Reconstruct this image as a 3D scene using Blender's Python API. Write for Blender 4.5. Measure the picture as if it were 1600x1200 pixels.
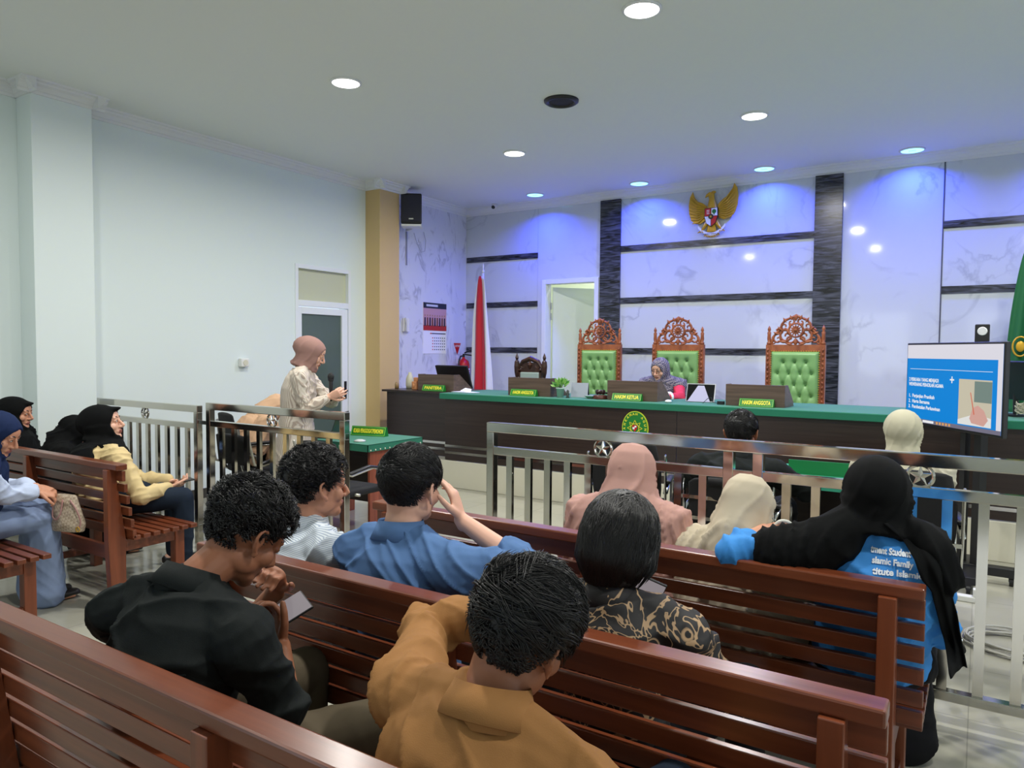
import bpy, math, random
import numpy as np
from mathutils import Vector, Matrix, Quaternion
from mathutils.bvhtree import BVHTree

for _o in list(bpy.data.objects): bpy.data.objects.remove(_o)
SC = bpy.context.scene
COL = SC.collection
random.seed(7)
PI = math.pi

# ------------------------------------------------------------------ camera
CAMZ = 1.55
cam = bpy.data.cameras.new('camera'); camo = bpy.data.objects.new('camera', cam); COL.objects.link(camo)
cam.sensor_fit = 'HORIZONTAL'; cam.sensor_width = 36.0; cam.lens = 1137.2 / 1600 * 36.0
cam.clip_start = 0.05; cam.clip_end = 100
_yaw, _pitch, _roll = 0.572236, -0.045591, 0.007583
_f = Vector((-math.sin(_yaw) * math.cos(_pitch), math.cos(_yaw) * math.cos(_pitch), math.sin(_pitch)))
_r = Vector((math.cos(_yaw), math.sin(_yaw), 0)); _u = _r.cross(_f)
_r2 = _r * math.cos(_roll) + _u * math.sin(_roll); _u2 = -_r * math.sin(_roll) + _u * math.cos(_roll)
camo.matrix_world = Matrix(((_r2.x, _u2.x, -_f.x, 0), (_r2.y, _u2.y, -_f.y, 0), (_r2.z, _u2.z, -_f.z, CAMZ), (0, 0, 0, 1)))
SC.camera = camo

# ------------------------------------------------------------------ view and world
SC.view_settings.view_transform = 'Standard'; SC.view_settings.look = 'None'
SC.view_settings.gamma = 1.0; SC.view_settings.use_curve_mapping = False
SC.view_settings.exposure = -0.24
SC.cycles.max_bounces = 8; SC.cycles.diffuse_bounces = 5; SC.cycles.glossy_bounces = 4
SC.cycles.sample_clamp_indirect = 6.0
SC.cycles.caustics_reflective = False; SC.cycles.caustics_refractive = False
W = bpy.data.worlds.new('world'); SC.world = W; W.use_nodes = True
W.node_tree.nodes['Background'].inputs[0].default_value = (0.75, 0.88, 1.0, 1)
W.node_tree.nodes['Background'].inputs[1].default_value = 1.6

# room extents
XL, XR, YB, YF, ZC = -6.75, 3.6, -4.2, 9.10, 3.70

# daylight entering through the rear and right-hand windows (lamps stand in the window openings)
def area(name, loc, rot, sx, sy, power, col, spread=PI, shape='RECTANGLE'):
    l = bpy.data.lights.new(name, 'AREA'); l.shape = shape; l.size = sx
    if shape == 'RECTANGLE': l.size_y = sy
    l.energy = power; l.color = col; l.spread = spread
    o = bpy.data.objects.new(name, l); o.location = loc; o.rotation_euler = rot; COL.objects.link(o)
    return o
REARWIN = [(-5.2, 1.5), (-2.4, 1.5), (0.4, 1.5)]
for x, w in REARWIN:
    area('window_daylight', (x, YB + 0.02, 1.75), (PI / 2, 0, 0), w, 1.9, 14, (0.92, 0.97, 1.0))
SIDEWIN = [(0.2, 1.7), (3.6, 1.7)]
for y, w in SIDEWIN:
    area('window_daylight', (XR - 0.02, y, 1.75), (PI / 2, 0, PI / 2), w, 1.9, 14, (0.92, 0.97, 1.0))
WHITE_LAMPS = [(-4.37, 4.28), (-1.86, 4.36), (-4.34, 6.75), (-1.80, 6.82), (0.72, 4.36), (0.72, 6.82),
               (-4.37, 1.78), (-1.86, 1.84), (0.72, 1.84)]
BLUE_LAMPS = [(-5.23, 8.67), (-3.74, 8.77), (-2.20, 8.82), (-0.68, 8.82), (0.85, 8.82)]
for x, y in WHITE_LAMPS:
    area('downlight_glow', (x, y, ZC - 0.035), (0, 0, 0), 0.17, 0.17, 52, (1.0, 0.985, 0.93), PI * 0.95, 'DISK')
for x, y in BLUE_LAMPS:
    area('blue_glow', (x, y, ZC - 0.035), (0, 0, 0), 0.15, 0.15, 30, (0.03, 0.06, 1.0), 2.5, 'DISK')

# ------------------------------------------------------------------ materials
def lin(c):
    c = c / 255.0
    return c / 12.92 if c <= 0.04045 else ((c + 0.055) / 1.055) ** 2.4
def rgb(r, g, b): return (lin(r), lin(g), lin(b), 1.0)
MATS = {}
def new_mat(name):
    m = bpy.data.materials.new(name); m.use_nodes = True
    return m, m.node_tree.nodes, m.node_tree.links, m.node_tree.nodes['Principled BSDF']
def mat(name, c, rough=0.5, metal=0.0, spec=0.5, coat=0.0, bump=0.0, bscale=60, sheen=0.0, vary=0.0, vscale=6):
    if name in MATS: return MATS[name]
    m, N, L, P = new_mat(name)
    P.inputs['Base Color'].default_value = c; P.inputs['Roughness'].default_value = rough
    P.inputs['Metallic'].default_value = metal; P.inputs['Specular IOR Level'].default_value = spec
    P.inputs['Coat Weight'].default_value = coat
    P.inputs['Sheen Weight'].default_value = sheen
    tc = N.new('ShaderNodeTexCoord')
    if vary > 0:
        n = N.new('ShaderNodeTexNoise'); n.inputs['Scale'].default_value = vscale; n.inputs['Detail'].default_value = 4
        L.new(tc.outputs['Object'], n.inputs['Vector'])
        mx = N.new('ShaderNodeMix'); mx.data_type = 'RGBA'
        mx.inputs[6].default_value = tuple(v * (1 - vary) for v in c[:3]) + (1,); mx.inputs[7].default_value = tuple(min(1, v * (1 + vary)) for v in c[:3]) + (1,)
        L.new(n.outputs['Fac'], mx.inputs[0]); L.new(mx.outputs[2], P.inputs['Base Color'])
    if bump > 0:
        n = N.new('ShaderNodeTexNoise'); n.inputs['Scale'].default_value = bscale; n.inputs['Detail'].default_value = 3
        L.new(tc.outputs['Object'], n.inputs['Vector'])
        b = N.new('ShaderNodeBump'); b.inputs['Strength'].default_value = bump; b.inputs['Distance'].default_value = 0.01
        L.new(n.outputs['Fac'], b.inputs['Height']); L.new(b.outputs['Normal'], P.inputs['Normal'])
    MATS[name] = m
    return m
def emit(name, c, strength):
    if name in MATS: return MATS[name]
    m, N, L, P = new_mat(name)
    P.inputs['Base Color'].default_value = (0, 0, 0, 1); P.inputs['Specular IOR Level'].default_value = 0.2
    P.inputs['Emission Color'].default_value = c; P.inputs['Emission Strength'].default_value = strength
    MATS[name] = m
    return m
def ramp(N, stops, interp='LINEAR'):
    r = N.new('ShaderNodeValToRGB'); r.color_ramp.interpolation = interp
    el = r.color_ramp.elements
    while len(el) < len(stops): el.new(0.5)
    for e, (p, c) in zip(el, stops): e.position = p; e.color = c
    return r
def mapping(N, L, scale=(1, 1, 1), rot=(0, 0, 0), src='Object'):
    tc = N.new('ShaderNodeTexCoord'); mp = N.new('ShaderNodeMapping')
    mp.inputs['Scale'].default_value = scale; mp.inputs['Rotation'].default_value = rot
    L.new(tc.outputs[src], mp.inputs['Vector'])
    return mp.outputs['Vector']
def wood(name, c1, c2, rough=0.35, scale=(2, 30, 30), coat=0.0, contrast=(0.35, 0.7), spec=0.5):
    if name in MATS: return MATS[name]
    m, N, L, P = new_mat(name)
    v = mapping(N, L, scale)
    n = N.new('ShaderNodeTexNoise'); n.inputs['Scale'].default_value = 1.0; n.inputs['Detail'].default_value = 6; n.inputs['Distortion'].default_value = 0.6
    L.new(v, n.inputs['Vector'])
    r = ramp(N, [(contrast[0], c1), (contrast[1], c2)])
    L.new(n.outputs['Fac'], r.inputs[0]); L.new(r.outputs[0], P.inputs['Base Color'])
    P.inputs['Roughness'].default_value = rough; P.inputs['Coat Weight'].default_value = coat; P.inputs['Coat Roughness'].default_value = 0.2
    P.inputs['Specular IOR Level'].default_value = spec
    b = N.new('ShaderNodeBump'); b.inputs['Strength'].default_value = 0.15; b.inputs['Distance'].default_value = 0.004
    L.new(n.outputs['Fac'], b.inputs['Height']); L.new(b.outputs['Normal'], P.inputs['Normal'])
    MATS[name] = m
    return m
def marble(name, base, vein, scale=1.1, rot=0.6, width=0.035, rough=0.08, axis='xz', faint=0.55, stretch=1.0):
    if name in MATS: return MATS[name]
    m, N, L, P = new_mat(name)
    v = mapping(N, L, (scale, scale, scale * stretch), (0, rot, 0) if axis == 'xz' else (rot, 0, 0))
    n = N.new('ShaderNodeTexNoise'); n.inputs['Scale'].default_value = 1.3; n.inputs['Detail'].default_value = 7; n.inputs['Distortion'].default_value = 1.4
    L.new(v, n.inputs['Vector'])
    s = N.new('ShaderNodeMath'); s.operation = 'SUBTRACT'; s.inputs[1].default_value = 0.5; L.new(n.outputs['Fac'], s.inputs[0])
    a = N.new('ShaderNodeMath'); a.operation = 'ABSOLUTE'; L.new(s.outputs[0], a.inputs[0])
    r = ramp(N, [(0.0, (1, 1, 1, 1)), (width, (0, 0, 0, 1))]); L.new(a.outputs[0], r.inputs[0])
    n2 = N.new('ShaderNodeTexNoise'); n2.inputs['Scale'].default_value = 2.2; n2.inputs['Detail'].default_value = 3; L.new(v, n2.inputs['Vector'])
    r2 = ramp(N, [(0.45, (0, 0, 0, 1)), (0.62, (1, 1, 1, 1))]); L.new(n2.outputs['Fac'], r2.inputs[0])
    mu = N.new('ShaderNodeMath'); mu.operation = 'MULTIPLY'; L.new(r.outputs[0], mu.inputs[0]); L.new(r2.outputs[0], mu.inputs[1])
    m3 = N.new('ShaderNodeMath'); m3.operation = 'MULTIPLY'; m3.inputs[1].default_value = faint; L.new(mu.outputs[0], m3.inputs[0])
    mx = N.new('ShaderNodeMix'); mx.data_type = 'RGBA'; mx.inputs[6].default_value = base; mx.inputs[7].default_value = vein
    L.new(m3.outputs[0], mx.inputs[0]); L.new(mx.outputs[2], P.inputs['Base Color'])
    P.inputs['Roughness'].default_value = rough
    MATS[name] = m
    return m
def striped(name, ca, cb, freq, vec=(0, 0, 1), duty=0.5, rough=0.8, soft=0.08):
    """woven stripes in the garment's own space"""
    if name in MATS: return MATS[name]
    m, N, L, P = new_mat(name)
    tc = N.new('ShaderNodeTexCoord'); d = N.new('ShaderNodeVectorMath'); d.operation = 'DOT_PRODUCT'; d.inputs[1].default_value = vec
    L.new(tc.outputs['Object'], d.inputs[0])
    mu = N.new('ShaderNodeMath'); mu.operation = 'MULTIPLY'; mu.inputs[1].default_value = freq; L.new(d.outputs['Value'], mu.inputs[0])
    fr = N.new('ShaderNodeMath'); fr.operation = 'FRACT'; L.new(mu.outputs[0], fr.inputs[0])
    r = ramp(N, [(max(0, duty - soft), ca), (duty, cb), (1 - soft, cb), (1.0, ca)]); L.new(fr.outputs[0], r.inputs[0])
    L.new(r.outputs[0], P.inputs['Base Color']); P.inputs['Roughness'].default_value = rough
    MATS[name] = m
    return m

WALL = mat('white_wall_paint', rgb(222, 232, 230), 0.55, bump=0.04, bscale=90)
CEIL = mat('ceiling_paint', rgb(224, 228, 223), 0.7)
PLASTER = mat('white_moulding', rgb(222, 224, 224), 0.5)
TAN = mat('tan_wall_paint', rgb(206, 176, 122), 0.55, bump=0.03, bscale=120)
REDWOOD = wood('varnished_redwood', rgb(94, 44, 24), rgb(124, 64, 38), 0.30, (1.2, 26, 26), coat=0.25)
REDWOOD_SIDE = wood('varnished_redwood_legs', rgb(104, 50, 27), rgb(132, 68, 40), 0.33, (26, 26, 1.5), coat=0.2)
STEEL = mat('polished_stainless_steel', rgb(205, 200, 190), 0.10, 1.0)
CHROME = mat('chrome', rgb(215, 215, 212), 0.12, 1.0)
BLACKPL = mat('black_plastic', rgb(22, 22, 25), 0.4)
BLACKFAB = mat('black_chair_fabric', rgb(20, 20, 22), 0.85, bump=0.2, bscale=300)
GREENCLOTH = mat('green_table_cloth', rgb(12, 112, 84), 0.75, sheen=0.2, vary=0.12, vscale=3)
DARKWOOD = wood('dark_brown_laminate', rgb(40, 29, 26), rgb(54, 42, 37), 0.32, (1.5, 1.5, 40), contrast=(0.3, 0.75))
BOXWOOD = wood('walnut_laminate', rgb(84, 66, 56), rgb(112, 90, 78), 0.4, (1.2, 12, 34))
CARVED = wood('carved_teak', rgb(122, 62, 36), rgb(164, 92, 56), 0.4, (14, 14, 5))
DARKCARVED = wood('dark_carved_teak', rgb(42, 24, 18), rgb(74, 42, 30), 0.35, (14, 14, 5))
GREENLEATHER = mat('light_green_leather', rgb(122, 166, 106), 0.38, bump=0.08, bscale=240)
GOLD = mat('gold_paint', rgb(206, 160, 44), 0.35, 0.35)
SIGNGREEN = mat('sign_green', rgb(22, 120, 44), 0.4)
SIGNYELLOW = mat('sign_yellow', rgb(238, 226, 60), 0.4)
WHITEPL = mat('white_plastic', rgb(226, 226, 222), 0.4)
PAPER = mat('white_paper', rgb(236, 236, 240), 0.7)
RED = mat('red_enamel', rgb(196, 24, 30), 0.3)
GLASSDARK = mat('dark_screen_glass', rgb(12, 12, 16), 0.08)

# ------------------------------------------------------------------ mesh builder
class MB:
    def __init__(self): self.v = []; self.f = []; self.m = []
    def add(self, verts, faces, mi=0):
        o = len(self.v); self.v += [tuple(p) for p in verts]; self.f += [tuple(i + o for i in f) for f in faces]; self.m += [mi] * len(faces)
        return self
    def box(self, c, s, M=None, mi=0, taper=1.0):
        x, y, z = s[0] / 2, s[1] / 2, s[2] / 2
        P = [Vector((a * x * (taper if b > 0 else 1), d * y * (taper if b > 0 else 1), b * z)) for b in (-1, 1) for d in (-1, 1) for a in (-1, 1)]
        if M is not None: P = [M @ p for p in P]
        c = Vector(c); P = [p + c for p in P]
        return self.add(P, [(0, 2, 3, 1), (4, 5, 7, 6), (0, 1, 5, 4), (2, 6, 7, 3), (0, 4, 6, 2), (1, 3, 7, 5)], mi)
    def bb(self, x0, x1, y0, y1, z0, z1, mi=0): return self.box(((x0 + x1) / 2, (y0 + y1) / 2, (z0 + z1) / 2), (x1 - x0, y1 - y0, z1 - z0), mi=mi)
    def loft(self, pts, rads, side=None, n=14, cap='round', mi=0, closed=False):
        pts = [Vector(p) for p in pts]
        rads = [(r, r) if not isinstance(r, (tuple, list)) else tuple(r) for r in (rads if isinstance(rads, (list, tuple)) and len(rads) == len(pts) else [rads] * len(pts))]
        k = len(pts)
        T = []
        for i in range(k):
            if closed: t = pts[(i + 1) % k] - pts[i - 1]
            elif i == 0: t = pts[1] - pts[0]
            elif i == k - 1: t = pts[-1] - pts[-2]
            else: t = (pts[i + 1] - pts[i]).normalized() + (pts[i] - pts[i - 1]).normalized()
            T.append(t.normalized() if t.length > 1e-9 else Vector((0, 0, 1)))
        if side is None:
            side = Vector((1, 0, 0)) if abs(T[0].x) < 0.8 else Vector((0, 1, 0))
        side = Vector(side)
        rings = []; prev = None
        for i in range(k):
            if prev is None: s = side - T[i] * side.dot(T[i])
            else: s = prev - T[i] * prev.dot(T[i])
            if s.length < 1e-6: s = T[i].orthogonal()
            s.normalize(); prev = s; b = T[i].cross(s)
            rings.append((pts[i], s, b, rads[i][0], rads[i][1], T[i]))
        if cap == 'round' and not closed:
            def capr(r, sgn):
                out = []
                for a in (60, 30):
                    a = math.radians(a); q = math.cos(a); d = math.sin(a) * min(r[3], r[4])
                    out.append((r[0] + r[5] * sgn * d, r[1], r[2], r[3] * q, r[4] * q, r[5]))
                return out
            rings = capr(rings[0], -1) + rings + capr(rings[-1], 1)[::-1]
        V = []; F = []
        for (p, s, b, ra, rb, t) in rings:
            for j in range(n):
                a = 2 * PI * j / n; V.append(p + s * (ra * math.cos(a)) + b * (rb * math.sin(a)))
        R = len(rings)
        for i in range(R - 1 if not closed else R):
            i2 = (i + 1) % R
            for j in range(n):
                F.append((i * n + j, i * n + (j + 1) % n, i2 * n + (j + 1) % n, i2 * n + j))
        if not closed:
            F.append(tuple(range(n - 1, -1, -1))); F.append(tuple((R - 1) * n + j for j in range(n)))
        return self.add(V, F, mi)
    def cyl(self, p0, p1, r0, r1=None, n=16, mi=0): return self.loft([p0, p1], [r0, r0 if r1 is None else r1], n=n, cap='flat', mi=mi)
    def bar(self, p0, p1, w, h, side=(0, 0, 1), mi=0):
        """square bar: w along 'side', h across"""
        p0 = Vector(p0); p1 = Vector(p1); t = (p1 - p0).normalized(); s = Vector(side); s = (s - t * s.dot(t)).normalized(); b = t.cross(s)
        V = [p + s * (i * w / 2) + b * (j * h / 2) for p in (p0, p1) for (i, j) in ((-1, -1), (1, -1), (1, 1), (-1, 1))]
        return self.add(V, [(3, 2, 1, 0), (4, 5, 6, 7), (0, 1, 5, 4), (1, 2, 6, 5), (2, 3, 7, 6), (3, 0, 4, 7)], mi)
    def ell(self, c, r, n=20, m=12, M=None, mi=0):
        V = []; F = []; c = Vector(c)
        for i in range(m + 1):
            th = PI * i / m
            for j in range(n):
                ph = 2 * PI * j / n; p = Vector((r[0] * math.sin(th) * math.cos(ph), r[1] * math.sin(th) * math.sin(ph), r[2] * math.cos(th)))
                if M is not None: p = M @ p
                V.append(p + c)
        for i in range(m):
            for j in range(n): F.append((i * n + j, (i + 1) * n + j, (i + 1) * n + (j + 1) % n, i * n + (j + 1) % n))
        return self.add(V, F, mi)
    def lathe(self, c, prof, n=24, axis='z', mi=0, M=None):
        V = []; F = []; c = Vector(c)
        for (r, h) in prof:
            for j in range(n):
                a = 2 * PI * j / n; p = Vector((r * math.cos(a), r * math.sin(a), h))
                if axis == 'y': p = Vector((p.x, p.z, p.y))
                if axis == 'x': p = Vector((p.z, p.x, p.y))
                if M is not None: p = M @ p
                V.append(p + c)
        for i in range(len(prof) - 1):
            for j in range(n): F.append((i * n + j, i * n + (j + 1) % n, (i + 1) * n + (j + 1) % n, (i + 1) * n + j))
        F.append(tuple(range(n - 1, -1, -1))); F.append(tuple((len(prof) - 1) * n + j for j in range(n)))
        return self.add(V, F, mi)
    def prism(self, pts, d, M, mi=0):
        """closed outline (x, y) in M's plane, extruded by d along M's z"""
        n = len(pts); V = [M @ Vector((x, y, 0)) for x, y in pts] + [M @ Vector((x, y, d)) for x, y in pts]
        F = [tuple(range(n - 1, -1, -1)), tuple(range(n, 2 * n))] + [(i, (i + 1) % n, n + (i + 1) % n, n + i) for i in range(n)]
        return self.add(V, F, mi)
    def torus(self, c, R, r, axis='y', n=32, k=8, mi=0, M=None, sy=1.0):
        pts = []
        for i in range(n):
            a = 2 * PI * i / n; p = Vector((R * math.cos(a), 0, R * sy * math.sin(a)))
            if axis == 'z': p = Vector((p.x, p.z, 0))
            if axis == 'x': p = Vector((0, p.x, p.z))
            if M is not None: p = M @ p
            pts.append(Vector(c) + p)
        return self.loft(pts, [r] * n, n=k, closed=True, mi=mi)
    def mesh(self, name, mats, smooth=False):
        me = bpy.data.meshes.new(name); me.from_pydata(self.v, [], self.f)
        for m in (mats if isinstance(mats, (list, tuple)) else [mats]): me.materials.append(m)
        if any(self.m): me.polygons.foreach_set('material_index', self.m)
        if smooth: me.polygons.foreach_set('use_smooth', [True] * len(me.polygons))
        me.update()
        import bmesh
        b = bmesh.new(); b.from_mesh(me); bmesh.ops.recalc_face_normals(b, faces=b.faces); b.to_mesh(me); b.free()
        return me
    def obj(self, name, mats, parent=None, smooth=False, bevel=0, seg=2, auto=None):
        o = bpy.data.objects.new(name, self.mesh(name, mats, smooth)); COL.objects.link(o)
        if parent is not None: o.parent = parent
        if bevel:
            b = o.modifiers.new('bevel', 'BEVEL'); b.width = bevel; b.segments = seg; b.limit_method = 'ANGLE'; b.angle_limit = 0.7
        if auto is not None: smooth_by_angle(o.data, auto)
        return o
def smooth_by_angle(me, ang):
    me.polygons.foreach_set('use_smooth', [True] * len(me.polygons))
    import bmesh
    b = bmesh.new(); b.from_mesh(me)
    for e in b.edges:
        if len(e.link_faces) == 2 and e.calc_face_angle(0) > ang: e.smooth = False
    b.to_mesh(me); b.free()
def thing(name, label, cat, loc=(0, 0, 0), rz=0, group=None):
    o = bpy.data.objects.new(name, None); o.empty_display_size = 0.1; COL.objects.link(o)
    o.location = loc; o.rotation_euler = (0, 0, rz); o['label'] = label; o['category'] = cat
    if group: o['group'] = group
    return o
def tag(o, label, cat, group=None):
    o['label'] = label; o['category'] = cat
    if group: o['group'] = group
    return o
def struct(o): o['kind'] = 'structure'; return o
def kids(o): return [c for c in bpy.data.objects if c.parent == o]
def dup(root, loc, rz, label=None):
    r = root.copy(); COL.objects.link(r); r.location = loc; r.rotation_euler = (0, 0, rz)
    if label: r['label'] = label
    for ch in kids(root):
        c = ch.copy(); COL.objects.link(c); c.parent = r
        for g in kids(ch):
            d = g.copy(); COL.objects.link(d); d.parent = c
    return r
def text_mesh(txt, size, depth=0.002, bold=0.0, cx=True, width=None):
    cu = bpy.data.curves.new('t', 'FONT'); cu.body = txt; cu.size = size; cu.extrude = depth; cu.offset = bold
    cu.align_x = 'CENTER' if cx else 'LEFT'; cu.align_y = 'CENTER'; cu.resolution_u = 3
    o = bpy.data.objects.new('t', cu); COL.objects.link(o); bpy.context.view_layer.update()
    me = bpy.data.meshes.new_from_object(o.evaluated_get(bpy.context.evaluated_depsgraph_get()))
    bpy.data.objects.remove(o); bpy.data.curves.remove(cu)
    if width:
        xs = [v.co.x for v in me.vertices]; k = width / (max(xs) - min(xs))
        for v in me.vertices: v.co.x *= k
    return me
def text_obj(name, txt, size, material, M, parent=None, depth=0.002, bold=0.0, cx=True, width=None):
    me = text_mesh(txt, size, depth, bold, cx, width); me.transform(M); me.materials.clear(); me.materials.append(material)
    o = bpy.data.objects.new(name, me); COL.objects.link(o)
    if parent: o.parent = parent
    return o
def frame(o, x, y):
    """matrix with origin o, local x along x, local y along y"""
    x = Vector(x).normalized(); y = Vector(y); y = (y - x * y.dot(x)).normalized(); z = x.cross(y); o = Vector(o)
    return Matrix(((x.x, y.x, z.x, o.x), (x.y, y.y, z.y, o.y), (x.z, y.z, z.z, o.z), (0, 0, 0, 1)))

# ================================================================== SETTING
def tile_floor():
    m, N, L, P = new_mat('glossy_floor_tile')
    v = mapping(N, L, (1, 1, 1))
    br = N.new('ShaderNodeTexBrick'); br.offset = 0; br.inputs['Scale'].default_value = 1.0
    br.inputs['Brick Width'].default_value = 0.6; br.inputs['Row Height'].default_value = 0.6; br.inputs['Mortar Size'].default_value = 0.0025
    br.inputs['Color1'].default_value = rgb(172, 170, 156); br.inputs['Color2'].default_value = rgb(168, 166, 152); br.inputs['Mortar'].default_value = rgb(146, 144, 132)
    L.new(v, br.inputs['Vector'])
    n = N.new('ShaderNodeTexNoise'); n.inputs['Scale'].default_value = 1.6; n.inputs['Detail'].default_value = 6; n.inputs['Distortion'].default_value = 1.5; L.new(v, n.inputs['Vector'])
    r = ramp(N, [(0.35, (0.9, 0.9, 0.9, 1)), (0.65, (1, 1, 1, 1))]); L.new(n.outputs['Fac'], r.inputs[0])
    mx = N.new('ShaderNodeMix'); mx.data_type = 'RGBA'; mx.blend_type = 'MULTIPLY'; mx.inputs[0].default_value = 1
    L.new(br.outputs['Color'], mx.inputs[6]); L.new(r.outputs[0], mx.inputs[7]); L.new(mx.outputs[2], P.inputs['Base Color'])
    P.inputs['Roughness'].default_value = 0.12; P.inputs['Specular IOR Level'].default_value = 0.6
    return m
FLOORM = tile_floor()
CREAMTILE = mat('cream_riser_tile', rgb(206, 202, 184), 0.2, vary=0.05, vscale=3)
MARBLE = marble('white_marble_cladding', rgb(204, 209, 214), rgb(140, 145, 158), 0.75, 0.55, 0.03, 0.07, faint=0.45)
MARBLE2 = marble('veined_grey_wallpaper_stone', rgb(214, 216, 226), rgb(112, 116, 134), 2.6, -0.75, 0.05, 0.3, axis='yz', faint=0.5, stretch=0.5)
def dark_stone():
    m, N, L, P = new_mat('black_wave_stone')
    v = mapping(N, L, (1.2, 1.2, 11))
    n = N.new('ShaderNodeTexNoise'); n.inputs['Scale'].default_value = 2.2; n.inputs['Detail'].default_value = 8; n.inputs['Distortion'].default_value = 1.8; L.new(v, n.inputs['Vector'])
    r = ramp(N, [(0.36, rgb(10, 10, 12)), (0.5, rgb(52, 54, 58)), (0.62, rgb(84, 86, 92))]); L.new(n.outputs['Fac'], r.inputs[0]); L.new(r.outputs[0], P.inputs['Base Color'])
    P.inputs['Roughness'].default_value = 0.25
    return m
DARKSTONE = dark_stone()
GREYFRAME = mat('white_door_aluminium', rgb(228, 232, 236), 0.35)

b = MB(); b.bb(XL - 0.3, XR + 0.3, YB - 0.3, YF + 2.2, -0.15, 0); struct(b.obj('floor', FLOORM))
b = MB(); b.bb(XL - 0.3, XR + 0.3, YB - 0.3, YF + 2.2, ZC, ZC + 0.15); struct(b.obj('ceiling', CEIL))
# left wall, with the door opening
D1A, D1B, D1T = 5.79, 6.68, 2.55
b = MB(); b.bb(XL - 0.2, XL, YB - 0.2, D1A, 0, ZC); b.bb(XL - 0.2, XL, D1B, YF + 0.2, 0, ZC); b.bb(XL - 0.2, XL, D1A, D1B, D1T, ZC)
struct(b.obj('wall_left', WALL))
b = MB(); b.bb(XL, XL + 0.03, 7.32, YF, 0.305, ZC); struct(b.obj('wall_left_cladding', MARBLE2))
# back wall with the open doorway
D2A, D2B, D2T = -5.30, -4.50, 2.52
b = MB(); b.bb(XL - 0.2, D2A, YF, YF + 0.15, 0, ZC); b.bb(D2B, XR + 0.2, YF, YF + 0.15, 0, ZC); b.bb(D2A, D2B, YF, YF + 0.15, D2T, ZC)
struct(b.obj('wall_back', MARBLE))
# room behind the open door
b = MB(); b.bb(-6.4, -3.4, YF + 2.0, YF + 2.1, 0, ZC); b.bb(-6.5, -6.4, YF + 0.15, YF + 2.1, 0, ZC); b.bb(-3.4, -3.3, YF + 0.15, YF + 2.1, 0, ZC)
struct(b.obj('wall_beyond_doorway', mat('cream_paint', rgb(226, 232, 214), 0.6)))
area('back_room_added_fill', (-4.9, YF + 1.2, ZC - 0.03), (0, 0, 0), 0.5, 0.5, 45, (0.95, 1.0, 0.9))  # added fill light, no fixture seen; brightens the room behind the doorway
# rear and right walls with window openings
def wall_x(name, y0, y1, wins, z0, z1):
    m = MB(); x = XL - 0.2
    for wx, w in wins:
        m.bb(x, wx - w / 2, y0, y1, 0, ZC); m.bb(wx - w / 2, wx + w / 2, y0, y1, 0, z0); m.bb(wx - w / 2, wx + w / 2, y0, y1, z1, ZC); x = wx + w / 2
    m.bb(x, XR + 0.2, y0, y1, 0, ZC); struct(m.obj(name, WALL))
wall_x('wall_rear', YB - 0.2, YB, REARWIN, 0.8, 2.7)
m = MB(); y = YB - 0.2
for wy, w in SIDEWIN:
    m.bb(XR, XR + 0.2, y, wy - w / 2, 0, ZC); m.bb(XR, XR + 0.2, wy - w / 2, wy + w / 2, 0, 0.8); m.bb(XR, XR + 0.2, wy - w / 2, wy + w / 2, 2.7, ZC); y = wy + w / 2
m.bb(XR, XR + 0.2, y, YF + 0.15, 0, ZC); struct(m.obj('wall_right', WALL))
WINGLASS = mat('window_glass', rgb(200, 220, 230), 0.05)
k = 1
for x, w in REARWIN:
    m = MB()
    for xx in (x - w / 2 + 0.03, x, x + w / 2 - 0.03): m.bb(xx - 0.03, xx + 0.03, YB - 0.12, YB - 0.06, 0.8, 2.7)
    for zz in (0.83, 2.67): m.bb(x - w / 2, x + w / 2, YB - 0.12, YB - 0.06, zz - 0.03, zz + 0.03)
    struct(m.obj('window_%d' % k, GREYFRAME)); k += 1
for y, w in SIDEWIN:
    m = MB()
    for yy in (y - w / 2 + 0.03, y, y + w / 2 - 0.03): m.bb(XR + 0.06, XR + 0.12, yy - 0.03, yy + 0.03, 0.8, 2.7)
    for zz in (0.83, 2.67): m.bb(XR + 0.06, XR + 0.12, y - w / 2, y + w / 2, zz - 0.03, zz + 0.03)
    struct(m.obj('window_%d' % k, GREYFRAME)); k += 1
# column and tan pillar
b = MB(); b.bb(XL, XL + 0.25, 2.90, 3.38, 0, ZC); struct(b.obj('wall_left_column', WALL, bevel=0.004))
b = MB(); b.bb(XL, XL + 0.25, 6.95, 7.32, 0, ZC); struct(b.obj('wall_left_pillar', TAN, bevel=0.004))
# dais
b = MB(); b.bb(XL, XR, 6.50, YF, 0, 0.305); struct(b.obj('dais', CREAMTILE, bevel=0.006))
# baseboard
b = MB(); b.bb(XL, XL + 0.015, YB, 2.90, 0, 0.1); b.bb(XL, XL + 0.015, 3.38, D1A, 0, 0.1); struct(b.obj('baseboard_left', mat('dark_baseboard', rgb(60, 58, 54), 0.3)))
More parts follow.
